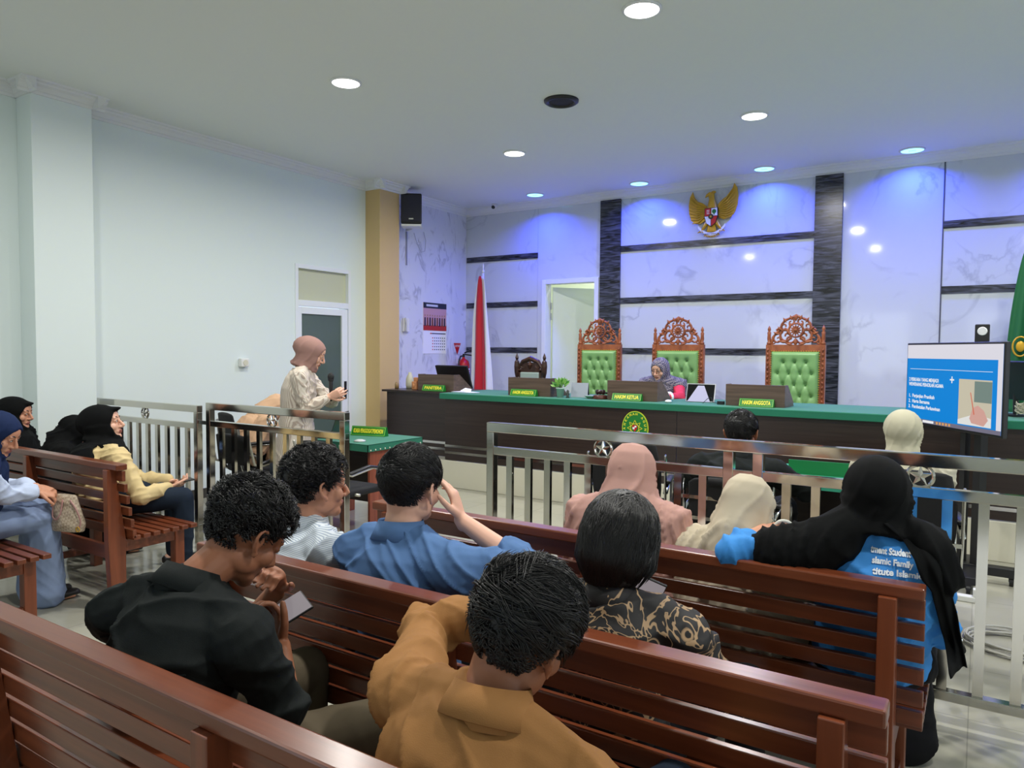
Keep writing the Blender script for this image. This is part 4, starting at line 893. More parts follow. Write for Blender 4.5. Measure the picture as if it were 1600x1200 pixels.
# ------------------------------------------------------------------ office chairs
def arc_pts(c, r, a0, a1, n, ax):
    out = []
    for i in range(n + 1):
        a = a0 + (a1 - a0) * i / n; out.append(Vector(c) + Vector((0, r * math.cos(a), r * math.sin(a))))
    return out
def office_chair(label, loc, rz, high=0.95, w=0.50):
    t = thing('office_chair', label, 'chair', loc, rz, 'black office chairs with chrome arms')
    h = w / 2
    b = MB(); b.bb(-h + 0.03, h - 0.03, -0.02, 0.44, 0.43, 0.50); b.obj('seat', BLACKFAB, t, bevel=0.025, seg=3)
    b = MB(); b.loft([(0, -0.01, 0.50), (0, -0.06, 0.68), (0, -0.075, 0.82), (0, -0.10, high)], [(h - 0.05, 0.03), (h - 0.03, 0.028), (h - 0.03, 0.026), (h - 0.06, 0.022)], side=(1, 0, 0), n=20); b.obj('backrest', BLACKFAB, t, smooth=True)
    for s in (-1, 1):
        b = MB(); x = s * (h - 0.005)
        pts = [(x, -0.09, high - 0.06), (x, -0.075, 0.82), (x, -0.06, 0.62), (x, -0.02, 0.46), (x, 0.12, 0.40)]
        b.loft(pts, [(0.008, 0.018)] * 5, side=(1, 0, 0), n=10)
        b.loft([(x, -0.06, 0.66), (x, 0.05, 0.70), (x, 0.27, 0.70), (x, 0.33, 0.66), (x, 0.33, 0.52), (x, 0.28, 0.45)], [(0.016, 0.009)] * 6, side=(1, 0, 0), n=10)
        b.obj('armrest_frame', CHROME, t, smooth=True)
        b = MB(); b.loft([(x, 0.03, 0.715), (x, 0.15, 0.72), (x, 0.27, 0.715)], [(0.025, 0.014)] * 3, side=(1, 0, 0), n=10); b.obj('arm_pad', BLACKPL, t, smooth=True)
    b = MB(); b.bar((-h, -0.085, high - 0.10), (h, -0.085, high - 0.10), 0.02, 0.012); b.bar((-h, -0.07, 0.62), (h, -0.07, 0.62), 0.02, 0.012); b.obj('crossbar', CHROME, t)
    b = MB(); b.cyl((0, 0.2, 0.10), (0, 0.2, 0.43), 0.028); b.obj('column', CHROME, t)
    for i in range(5):
        a = 2 * PI * i / 5; d = Vector((math.cos(a), math.sin(a), 0)); c = Vector((0, 0.2, 0.10))
        b = MB(); b.loft([c, c + d * 0.28 - Vector((0, 0, 0.03))], [0.022, 0.014]); lg = b.obj('leg', CHROME, t, smooth=True)
        b = MB(); p = c + d * 0.28; b.cyl((p.x - d.y * 0.02, p.y + d.x * 0.02, 0.025), (p.x + d.y * 0.02, p.y - d.x * 0.02, 0.025), 0.025); b.obj('caster', BLACKPL, lg)
    return t
OC = office_chair('black office chair holding the man in black behind the railing', (-1.15, 4.05, 0), 0, 0.84, 0.50)
OC2 = office_chair('black office chair holding the woman in the cream head scarf at the right', (-0.30, 4.15, 0), 0.12, 0.96, 0.50)
dup(OC2, (-5.62, 4.15, 0), -0.3, 'black office chair of the bent woman in the beige head scarf')
dup(OC2, (-1.90, 4.35, 0), 0.25, 'empty black chair behind the railing in front of the pink head scarf')
def visitor_chair(label, loc, rz):
    t = thing('visitor_chair', label, 'chair', loc, rz, 'black visitor chairs with white tube frames'); tube = mat('cream_tube', rgb(206, 204, 190), 0.25, 0.6)
    b = MB(); b.bb(-0.21, 0.21, -0.02, 0.40, 0.42, 0.48); b.obj('seat', BLACKFAB, t, bevel=0.025, seg=3)
    b = MB(); b.loft([(0, -0.05, 0.62), (0, -0.08, 0.84)], [(0.2, 0.02), (0.19, 0.018)], side=(1, 0, 0), n=18); b.obj('backrest', BLACKFAB, t, smooth=True)
    for s in (-1, 1):
        x = s * 0.25
        b = MB(); b.loft([(x, -0.10, 0.84), (x, -0.04, 0.62), (x, 0.02, 0.60), (x, 0.25, 0.635), (x, 0.36, 0.60), (x, 0.40, 0.50), (x, 0.41, 0.30), (x, 0.42, 0.02), (x, 0.36, 0.012), (x, -0.06, 0.012)], 0.011, n=8); b.bar((x, 0.1, 0.44), (s * 0.18, 0.1, 0.44), 0.02, 0.02); b.obj('tube_frame', tube, t, smooth=True)
        b = MB(); b.loft([(x, 0.0, 0.618), (x, 0.2, 0.65), (x, 0.33, 0.625)], [(0.02, 0.012)] * 3, side=(1, 0, 0), n=10); b.obj('arm_pad', BLACKPL, t, smooth=True)
    return t
V1 = visitor_chair('black visitor chair with cream tube arm in front of the cherry table', (-4.20, 3.90, 0), 0.0)
dup(V1, (-5.12, 3.80, 0), 0.0, 'black visitor chair behind the steel gate section, left of the cherry table')

# ------------------------------------------------------------------ presentation screen on a wheeled stand
t = thing('presentation_screen', 'large wall-size television on a wheeled stand showing a blue slide', 'television', (-0.185, 5.80, 0))
TR = Vector((0.12, 5.38, 1.63)); TLv = Vector((-0.47, 6.25, 1.63)); ctr = (TR + TLv) / 2; ctr.z = 1.33
xd = (TR - TLv).normalized(); yd = Vector((0, 0, 1)); tw, th = 1.06, 0.60
tilt = Matrix.Rotation(math.radians(0), 4, 'X')
MT = Matrix.Translation(ctr - Vector((-0.185, 5.80, 0))) @ frame((0, 0, 0), xd, yd)   # z out of the screen, toward the room
def onT(mb): mb.v = [tuple(MT @ Vector(p)) for p in mb.v]; return mb
b = MB(); b.bb(-tw / 2, tw / 2, -th / 2, th / 2, -0.035, 0); onT(b).obj('housing', BLACKPL, t, bevel=0.006)
iw, ih = tw / 2 - 0.012, th / 2 - 0.014
b = MB(); b.bb(-iw, iw, -ih + 0.005, ih, 0.0005, 0.0015); scr = onT(b).obj('screen', emit('slide_blue', (0.0, 0.26, 0.78, 1), 1.0), t)
b = MB(); b.bb(-iw, iw, ih - 0.10, ih, 0.0016, 0.002); b.bb(iw - 0.045, iw, -ih + 0.03, ih, 0.0016, 0.002); onT(b).obj('browser_bar', emit('slide_white', (0.86, 0.84, 0.92, 1), 0.95), scr)
b = MB(); b.bb(-iw, iw, -ih + 0.005, -ih + 0.032, 0.0021, 0.0025); onT(b).obj('task_bar', emit('taskbar_grey', (0.32, 0.30, 0.42, 1), 0.6), scr)
SLW = emit('slide_text', (0.95, 0.97, 1.0, 1), 1.0)
b = MB(); b.bb(-iw + 0.04, iw - 0.09, ih - 0.178, ih - 0.175, 0.0021, 0.0025); b.bb(0.0, 0.046, 0.04, 0.050, 0.0021, 0.0025); b.bb(0.018, 0.028, 0.022, 0.068, 0.0021, 0.0025); onT(b).obj('slide_marks', SLW, scr)
for txt, yy, sz in (('2 PERKARA YANG MENJADI', 0.03, 0.036), ('WEWENANG PERADILAN AGAMA', -0.005, 0.036), ('1.  Perjanjian Pranikah', -0.09, 0.036), ('2.  Harta Bersama', -0.13, 0.036), ('3.  Pembatalan Perkawinan', -0.17, 0.036)):
    me = text_mesh(txt, sz, 0.0003, 0.0008, False); xs = [v.co.x for v in me.vertices]
    if 'PER' in txt and txt[0] in '2W':
        k_ = (0.36 if txt[0] == '2' else 0.42) / (max(xs) - min(xs))
        for v in me.vertices: v.co.x *= k_
    me.transform(MT @ Matrix.Translation((-iw + 0.03, yy, 0.0024))); me.materials.clear(); me.materials.append(SLW); o = bpy.data.objects.new('slide_lettering', me); COL.objects.link(o); o.parent = scr
b = MB(); b.bb(0.10, iw - 0.09, -ih + 0.04, 0.055, 0.0021, 0.0025); onT(b).obj('slide_picture', emit('picture_cream', (0.72, 0.66, 0.50, 1), 0.9), scr)
b = MB()
b.bb(0.26, iw - 0.09, -0.09, 0.045, 0.0026, 0.003, mi=0); b.prism([(0.10, -ih + 0.04), (iw - 0.09, -ih + 0.04), (iw - 0.09, -ih + 0.10), (0.28, -ih + 0.12), (0.10, -ih + 0.07)], 0.0004, Matrix.Translation((0, 0, 0.003)), mi=1)
b.prism([(0.22, -0.20), (0.25, -0.13), (0.30, -0.11), (0.36, -0.14), (0.40, -0.2), (0.36, -0.24), (0.24, -0.23)], 0.0004, Matrix.Translation((0, 0, 0.0034)), mi=2)
b.prism([(0.22, -0.03), (0.228, -0.03), (0.27, -0.17), (0.26, -0.175)], 0.0004, Matrix.Translation((0, 0, 0.0038)), mi=3)
onT(b).obj('writing_hand_picture', [emit('pic_teal', (0.25, 0.34, 0.30, 1), 0.8), emit('pic_white', (0.85, 0.85, 0.82, 1), 1.0), emit('pic_skin', (0.80, 0.45, 0.38, 1), 0.9), emit('pic_pencil', (0.8, 0.2, 0.12, 1), 0.9)], scr)
b = MB()
for i in range(5): b.bb(-0.14 + i * 0.035, -0.12 + i * 0.035, -ih + 0.010, -ih + 0.027, 0.0026, 0.003)
onT(b).obj('task_icons', emit('icons_orange', (0.9, 0.45, 0.15, 1), 0.9), scr)
b = MB(); b.bb(-0.30, -0.17, -ih + 0.010, -ih + 0.027, 0.0026, 0.003); onT(b).obj('search_box', SLW, scr)
b = MB(); b.cyl((0.20, 0.05, 0.12), (0.20, 0.05, 1.50), 0.04, n=4); b.cyl((0.11, 0.10, 0.12), (0.11, 0.10, 1.50), 0.03, n=4); b.bb(0.02, 0.28, 0.02, 0.10, 1.15, 1.5); b.obj('upright', BLACKPL, t)
b = MB(); b.bb(-0.5, 0.42, 0.02, 0.10, 0.06, 0.12); b.bb(0.12, 0.2, -0.3, 0.35, 0.06, 0.11); b.obj('foot_beam', BLACKPL, t, bevel=0.004)
for x, y in ((0.40, 0.06), (-0.48, 0.06), (0.16, -0.28), (0.16, 0.33)):
    b = MB(); b.cyl((x - 0.012, y, 0.03), (x + 0.012, y, 0.03), 0.03); b.bb(x - 0.016, x + 0.016, y - 0.02, y + 0.02, 0.03, 0.065); b.obj('caster', BLACKPL, t)
# webcam box above the television and second monitor with cables on the desk
t = thing('conference_camera', 'small black box with round white lens above the television', 'camera', (0.0, 6.86, TZ)); b = MB(); b.cyl((0, 0, 0), (0, 0, 0.52), 0.012); b.bb(-0.08, 0.08, -0.06, 0.06, 0, 0.015); b.obj('stand', BLACKPL, t); b = MB(); b.bb(-0.05, 0.05, -0.03, 0.03, 0.50, 0.72); b.obj('housing', BLACKPL, t, bevel=0.008)
b = MB(); b.lathe((0, -0.03, 0.665), [(0.001, -0.008), (0.03, -0.008), (0.034, 0.0), (0.001, 0.0)], 24, 'y'); b.obj('lens', PAPER, t)
t = thing('side_monitor', 'black computer monitor turned away at the right end of the desk', 'monitor', (0.22, 6.98, TZ), math.radians(-50)); b = MB(); M = Matrix.Translation((0, 0, 0.28)) @ Matrix.Rotation(math.radians(12), 4, 'X'); b.box((0, 0, 0), (0.50, 0.035, 0.31)); b.v = [tuple(M @ Vector(p)) for p in b.v]; b.obj('panel', BLACKPL, t, bevel=0.005)
b = MB(); b.cyl((0, 0.03, 0.0), (0, 0.02, 0.28), 0.02); b.bb(-0.1, 0.1, -0.08, 0.08, 0, 0.012); b.obj('stand', BLACKPL, t)
rnd = random.Random(4); b = MB()
for k_ in range(7):
    pts = []
    for i in range(26): a = i * 0.5 + k_; pts.append((0.09 * math.cos(a) * (1 + 0.2 * rnd.random()), 0.05 * math.sin(a), 0.02 + 0.05 * rnd.random() + 0.01 * k_))
    b.loft(pts, 0.003, n=5)
o = b.obj('cable_bundle', mat('beige_cable', rgb(176, 170, 150), 0.5)); o.location = (0.33, 6.72, TZ); tag(o, 'tangled beige cables on the desk at the right edge', 'cable')
# coil of white cable and a power strip on the floor
b = MB(); rnd = random.Random(11)
for k_ in range(9):
    pts = []; rx = 0.24 + 0.03 * rnd.random(); ry = 0.17 + 0.03 * rnd.random(); ox, oy = rnd.uniform(-.02, .02), rnd.uniform(-.02, .02)
    for i in range(30): a = 2 * PI * i / 30; pts.append((ox + rx * math.cos(a), oy + ry * math.sin(a), 0.008 + 0.006 * k_ * 0.8 + 0.005 * math.sin(3 * a + k_)))
    b.loft(pts, 0.0045, n=6, closed=True)
b.loft([(0.2, 0.1, 0.01), (0.35, 0.3, 0.008), (0.3, 0.6, 0.008), (0.45, 0.9, 0.008)], 0.004, n=6)
o = b.obj('cable_coil', mat('white_cable', rgb(188, 186, 178), 0.45)); o.location = (0.23, 4.62, 0); tag(o, 'loose coil of white cable lying on the floor beyond the railing', 'cable')
t = thing('power_strip', 'small white power strip block on the floor beyond the railing', 'power strip', (0.02, 5.35, 0)); b = MB(); b.bb(-0.12, 0.05, -0.03, 0.03, 0, 0.035); b.box((0.0, 0, 0.06), (0.04, 0.05, 0.05)); b.obj('block', WHITEPL, t, bevel=0.005)

# ================================================================== PEOPLE
SKIN = mat('light_brown_skin', rgb(196, 140, 112), 0.5, spec=0.35)
SKIN2 = mat('tan_brown_skin', rgb(150, 98, 72), 0.5, spec=0.35)
SKIN3 = mat('fair_skin', rgb(222, 172, 148), 0.5, spec=0.35)
LIPS = mat('lips', rgb(158, 96, 86), 0.4)
HAIR = mat('black_hair', rgb(17, 15, 16), 0.42, spec=0.5)
EYEW = mat('eye_white', rgb(225, 222, 216), 0.2); EYEB = mat('iris_dark', rgb(26, 16, 12), 0.15)

def V3(*a): return Vector(a)
def catmull(P, n=6):
    P = [Vector(p) for p in P]; out = []
    Q = [P[0] * 2 - P[1]] + P + [P[-1] * 2 - P[-2]]
    for i in range(1, len(Q) - 2):
        for k in range(n):
            t = k / n; a, b_, c, d = Q[i - 1], Q[i], Q[i + 1], Q[i + 2]
            out.append(0.5 * ((2 * b_) + (c - a) * t + (2 * a - 5 * b_ + 4 * c - d) * t * t + (3 * b_ - a - 3 * c + d) * t ** 3))
    out.append(P[-1]); return out
def interp(vals, k, n):
    f = k / max(1, n - 1) * (len(vals) - 1); i = min(int(f), len(vals) - 2); t = f - i
    return vals[i] * (1 - t) + vals[i + 1] * t
def fold_noise(co, seed, freq, amp, dirs=((1, 0, 0.3), (0, 1, 0.2), (0.3, 0.4, 1))):
    r = np.random.RandomState(seed); out = np.zeros(len(co))
    warp = np.zeros_like(co)
    for k in range(4):
        d = r.normal(size=3); d /= np.linalg.norm(d); warp += np.outer(np.sin(co @ d * (7 + 4 * k) + r.uniform(0, 6)), r.normal(size=3) * 0.035)
    c = co + warp
    for k, d in enumerate(dirs):
        d = np.array(d, float); d /= np.linalg.norm(d); d = d + r.normal(size=3) * 0.25
        s = np.sin(c @ d * freq * (0.7 + 0.6 * r.rand()) + r.uniform(0, 6)); m = np.clip(np.sin(c @ (r.normal(size=3) * 6) + r.uniform(0, 6)) * 0.75 + 0.5, 0, 1)
        out += ((1 - np.abs(s)) ** 2.2 - 0.25) * m
    return out * amp
def remesh(mb, voxel, smooth=2, disp=None, carve=None, name='m'):
    """fuse the overlapping closed shapes into one continuous surface"""
    me = bpy.data.meshes.new('tmp'); me.from_pydata(mb.v, [], mb.f); o = bpy.data.objects.new('tmp', me); COL.objects.link(o)
    r = o.modifiers.new('r', 'REMESH'); r.mode = 'VOXEL'; r.voxel_size = voxel; r.adaptivity = 0
    if smooth: s = o.modifiers.new('s', 'SMOOTH'); s.iterations = smooth; s.factor = 0.5
    dg = bpy.context.evaluated_depsgraph_get(); dg.update()
    out = bpy.data.meshes.new_from_object(o.evaluated_get(dg)); bpy.data.objects.remove(o); bpy.data.meshes.remove(me)
    n = len(out.vertices); co = np.empty(n * 3); out.vertices.foreach_get('co', co); co = co.reshape(-1, 3)
    if disp is not None:
        no = np.empty(n * 3); out.vertex_normals.foreach_get('vector', no); no = no.reshape(-1, 3)
        co = co + no * disp(co, no)[:, None]; out.vertices.foreach_set('co', co.ravel()); out.update()
    if carve is not None:
        import bmesh
        g = carve(co); b = bmesh.new(); b.from_mesh(out); b.verts.ensure_lookup_table()
        kill = [f for f in b.faces if all(g[v.index] < 1 for v in f.verts)]
        bmesh.ops.delete(b, geom=kill, context='FACES'); b.to_mesh(out); b.free()
    out.polygons.foreach_set('use_smooth', [True] * len(out.polygons)); out.update()
    return out
def link(name, me, mats, parent, origin):
    me.transform(Matrix.Translation(-Vector(origin))); me.materials.clear()
    for m in (mats if isinstance(mats, (list, tuple)) else [mats]): me.materials.append(m)
    o = bpy.data.objects.new(name, me); COL.objects.link(o); o.parent = parent
    return o
def mblink(name, mb, mats, parent, origin, smooth=True):
    o = Vector(origin); mb.v = [tuple(Vector(p) - o) for p in mb.v]
    return mb.obj(name, mats, parent, smooth=smooth)

def rotm(yaw, pitch=0, roll=0):
    """head/torso frame: columns = right, forward, up. yaw clockwise (to the right), pitch down, roll to the right"""
    return Matrix.Rotation(-math.radians(yaw), 3, 'Z') @ Matrix.Rotation(-math.radians(pitch), 3, 'X') @ Matrix.Rotation(math.radians(roll), 3, 'Y')

def add_head(mb, c, R, s, ears=True):
    T = lambda *p: Vector(c) + R @ (Vector(p) * s)
    def E(p, r, n=24, m=16): mb.ell(T(*p), (r[0] * s, r[1] * s, r[2] * s), n, m, R)
    E((0, -0.012, 0.030), (0.076, 0.094, 0.086), 36, 24)
    E((0, 0.020, -0.030), (0.064, 0.068, 0.080), 30, 20)
    E((0, 0.052, 0.040), (0.058, 0.040, 0.050))
    E((0, 0.062, -0.088), (0.030, 0.026, 0.022)); E((0, 0.048, -0.078), (0.046, 0.034, 0.028))
    for q in (-1, 1):
        E((q * 0.040, 0.056, -0.022), (0.026, 0.026, 0.028)); E((q * 0.052, 0.010, -0.055), (0.014, 0.04, 0.028))
        E((q * 0.030, 0.079, 0.012), (0.0165, 0.011, 0.012), 14, 10)
        E((q * 0.026, 0.081, 0.030), (0.024, 0.010, 0.007), 14, 8)
        E((q * 0.011, 0.094, -0.030), (0.009, 0.010, 0.008), 12, 8)
        if ears:
            pts = [T(q * 0.078, 0.012, -0.028), T(q * 0.088, -0.004, -0.020), T(q * 0.096, -0.018, 0.004), T(q * 0.095, -0.014, 0.026), T(q * 0.086, 0.004, 0.030), T(q * 0.079, 0.012, 0.014)]
            mb.loft(catmull(pts, 3), 0.0052 * s, n=8); E((q * 0.080, 0.0, 0.002), (0.008, 0.014, 0.026), 12, 10); E((q * 0.081, 0.008, -0.030), (0.006, 0.008, 0.010), 10, 8)
    mb.loft([T(0, 0.086, 0.026), T(0, 0.094, 0.008), T(0, 0.106, -0.012), T(0, 0.112, -0.024), T(0, 0.102, -0.034)], [0.006 * s, 0.0075 * s, 0.0095 * s, 0.011 * s, 0.008 * s], side=R @ Vector((1, 0, 0)), n=10)
    mb.loft(catmull([T(-0.023, 0.080, -0.058), T(-0.010, 0.090, -0.053), T(0, 0.0915, -0.054), T(0.010, 0.090, -0.053), T(0.023, 0.080, -0.058)], 3), 0.0052 * s, n=8)
    mb.loft(catmull([T(-0.020, 0.079, -0.062), T(0, 0.089, -0.066), T(0.020, 0.079, -0.062)], 4), 0.0056 * s, n=8)
def hand(mb, wrist, d, nrm, s, thumb_side, curl=(0.5, 0.5, 0.5, 0.5), thumb=0.6, spread=0.1):
    """five separate fingers; nrm is the way the palm faces, thumb_side +1/-1 along d x nrm"""
    w = Vector(wrist); d = Vector(d).normalized(); nrm = Vector(nrm); nrm = (nrm - d * nrm.dot(d)).normalized(); l = d.cross(nrm).normalized() * thumb_side
    mb.loft([w - d * 0.02 * s, w + d * 0.02 * s, w + d * 0.055 * s, w + d * 0.088 * s], [(0.024 * s, 0.019 * s), (0.030 * s, 0.016 * s), (0.039 * s, 0.014 * s), (0.036 * s, 0.012 * s)], side=l, n=14)
    Ls = [0.072, 0.080, 0.076, 0.060]; off = [0.028, 0.0095, -0.0095, -0.027]
    for k in range(4):
        p = w + d * (0.082 - 0.004 * abs(k - 1)) * s + l * off[k] * s; dir_ = (d + l * (off[k] * spread / 0.028)).normalized(); c = curl[k]; pts = [p]
        for j, (fr, bend) in enumerate(((0.46, 0.9), (0.30, 1.1), (0.24, 0.8))):
            q = Quaternion(dir_.cross(nrm).normalized(), c * bend); dir_ = (q @ dir_).normalized(); pts.append(pts[-1] + dir_ * Ls[k] * fr * s)
        mb.loft(pts, [0.0092 * s, 0.0085 * s, 0.0078 * s, 0.0066 * s], side=l, n=10)
    p = w + d * 0.022 * s + l * 0.024 * s; td = (l * 0.75 + d * 0.65 + nrm * 0.35 * thumb).normalized(); pts = [w + d * 0.01 * s + l * 0.01 * s, p]
    for fr in (0.036, 0.032, 0.024): pts.append(pts[-1] + td * fr * s); td = (td + (d * 0.35 - l * 0.18 + nrm * 0.25 * thumb)).normalized()
    mb.loft(pts, [0.013 * s, 0.0135 * s, 0.0115 * s, 0.0102 * s, 0.008 * s], side=nrm, n=10)
def ik(a, b_, l1, l2, pole):
    a = Vector(a); b_ = Vector(b_); d = b_ - a; L = min(d.length, (l1 + l2) * 0.999); dn = d.normalized()
    x = (l1 * l1 - l2 * l2 + L * L) / (2 * L); h = math.sqrt(max(0, l1 * l1 - x * x)); p = Vector(pole); p = (p - dn * p.dot(dn)).normalized()
    return a + dn * x + p * h, a + dn * L

def hair_strands(mb, c, R, s, n, length, rad, curl, seed, comb=(0, -0.3, -0.6), puff=0.0, allow=None, thick=None, clump=7, bob=False):
    """locks of thin tapering strands that follow the hair volume"""
    rnd = random.Random(seed); c = Vector(c); comb = Vector(comb); k = 0
    D = (0.078, 0.096, 0.088)
    def onsurf(q, r_out):
        w = Vector((q.x / D[0], (q.y + 0.012) / D[1], (q.z - 0.03) / D[2]))
        if bob and q.z < 0.03:
            h_ = math.hypot(w.x, w.y) or 1e-6; rr_ = 1.26 if q.z > -0.05 else max(0.45, 1.26 - (-0.05 - q.z) * 7.0); kk = (rr_ + r_out / 0.08) / h_; return Vector((w.x * kk * D[0], w.y * kk * D[1] - 0.012, q.z))
        u = w.normalized(); t_ = thick(u) + r_out; return Vector((u.x * (D[0] + t_), -0.012 + u.y * (D[1] + t_), 0.030 + u.z * (D[2] + t_)))
    while k < n:
        th = rnd.uniform(0, 2 * PI); z = rnd.uniform(-0.75, 1.0); r_ = math.sqrt(1 - z * z); u0 = Vector((r_ * math.sin(th), r_ * math.cos(th), z))
        p0 = Vector((u0.x * D[0], -0.012 + u0.y * D[1], 0.030 + u0.z * D[2]))
        if not allow(p0): continue
        cd = comb + Vector((rnd.gauss(0, .45), rnd.gauss(0, .45), rnd.gauss(0, .2))); ph = rnd.uniform(0, 6.28); Lc = length(p0) * rnd.uniform(0.75, 1.2); lift_c = rnd.uniform(0.1, 1.0) * max(0.08, min(1, (p0.z + 0.01) / 0.05))
        for q_ in range(clump):
            k += 1; u = (u0 + Vector((rnd.gauss(0, .05), rnd.gauss(0, .05), rnd.gauss(0, .05)))).normalized(); q = onsurf(Vector((u.x * D[0], -0.012 + u.y * D[1], 0.03 + u.z * D[2])), -0.003); pts = [q]; m = 6
            prev = None
            for i in range(1, m):
                w = Vector((q.x / D[0], (q.y + 0.012) / D[1], (q.z - 0.03) / D[2])); nr = Vector((w.x / D[0], w.y / D[1], w.z / D[2])).normalized() if not (bob and q.z < 0.03) else Vector((w.x, w.y, 0)).normalized()
                dd = cd - nr * cd.dot(nr); dd = dd.normalized() if dd.length > 1e-4 else nr.orthogonal().normalized(); ax = nr.cross(dd)
                dd = (dd + ax * math.sin(ph + i * 1.3) * curl * 60).normalized()
                f = i / (m - 1); q = onsurf(q + dd * Lc / (m - 1), 0.0015 + puff * lift_c * (f if q_ else f * 1.2)); pts.append(q + nr * math.cos(ph + i * 1.7) * curl)
            W_ = [c + R @ (x * s) for x in pts]; o = len(mb.v); rr = [rad, rad, rad * 0.95, rad * 0.8, rad * 0.55, rad * 0.15]; sd = (R @ ax).normalized()
            for i, x in enumerate(W_):
                t_ = (W_[min(i + 1, m - 1)] - W_[max(i - 1, 0)]).normalized(); s1 = (sd - t_ * sd.dot(t_)); s1 = s1.normalized() if s1.length > 1e-4 else t_.orthogonal().normalized(); s2 = t_.cross(s1)
                for a in (0, 2.094, 4.189): mb.v.append(tuple(x + (s1 * math.cos(a) + s2 * math.sin(a)) * rr[i] * s))
            for i in range(m - 1):
                for j in range(3): mb.f.append((o + i * 3 + j, o + i * 3 + (j + 1) % 3, o + (i + 1) * 3 + (j + 1) % 3, o + (i + 1) * 3 + j)); mb.m.append(0)
def hairline(p, low=-0.045, front=0.075):
    """lowest z of hair at this azimuth"""
    a = abs(math.degrees(math.atan2(p.x, p.y + 0.0)))   # 0 front, 180 back
    T = [(0, front), (35, front - 0.01), (55, front - 0.03), (72, 0.008), (84, 0.0), (95, 0.03), (108, 0.012), (125, -0.03), (150, low), (180, low - 0.006)]
    for (a0, z0), (a1, z1) in zip(T[:-1], T[1:]):
        if a <= a1: return z0 + (z1 - z0) * (a - a0) / (a1 - a0)
    return low
def hair_cap(c, R, s, thick, low=-0.045, front=0.075, voxel=0.006, seed=0, bump=0.002, extra=None):
    V = []; F = []; n, m = 56, 18
    for j in range(n):
        ph = 2 * PI * j / n
        dirx = Vector((math.sin(ph), math.cos(ph), 0)); hz = hairline(dirx * 0.09, low, front)
        zb = max(-0.95, min(0.95, (hz - 0.03) / 0.089)); e0 = math.asin(zb)
        for i in range(m + 1):
            e = e0 + (PI / 2 - e0) * i / m; u = Vector((math.sin(ph) * math.cos(e), math.cos(ph) * math.cos(e), math.sin(e)))
            tk = thick(u) * min(1, (i / m) * 3.2 + 0.12); p = Vector((u.x * (0.078 + tk), -0.012 + u.y * (0.096 + tk), 0.030 + u.z * (0.088 + tk)))
            V.append(Vector(c) + R @ (p * s))
    for j in range(n):
        for i in range(m): a = j * (m + 1) + i; b_ = ((j + 1) % n) * (m + 1) + i; F.append((a, b_, b_ + 1, a + 1))
    F.append(tuple(j * (m + 1) for j in range(n)))
    mb = MB(); mb.add(V, F)
    if extra: extra(mb)
    return remesh(mb, voxel * s, 1, lambda co, no: fold_noise(co, seed, 90, bump), None)

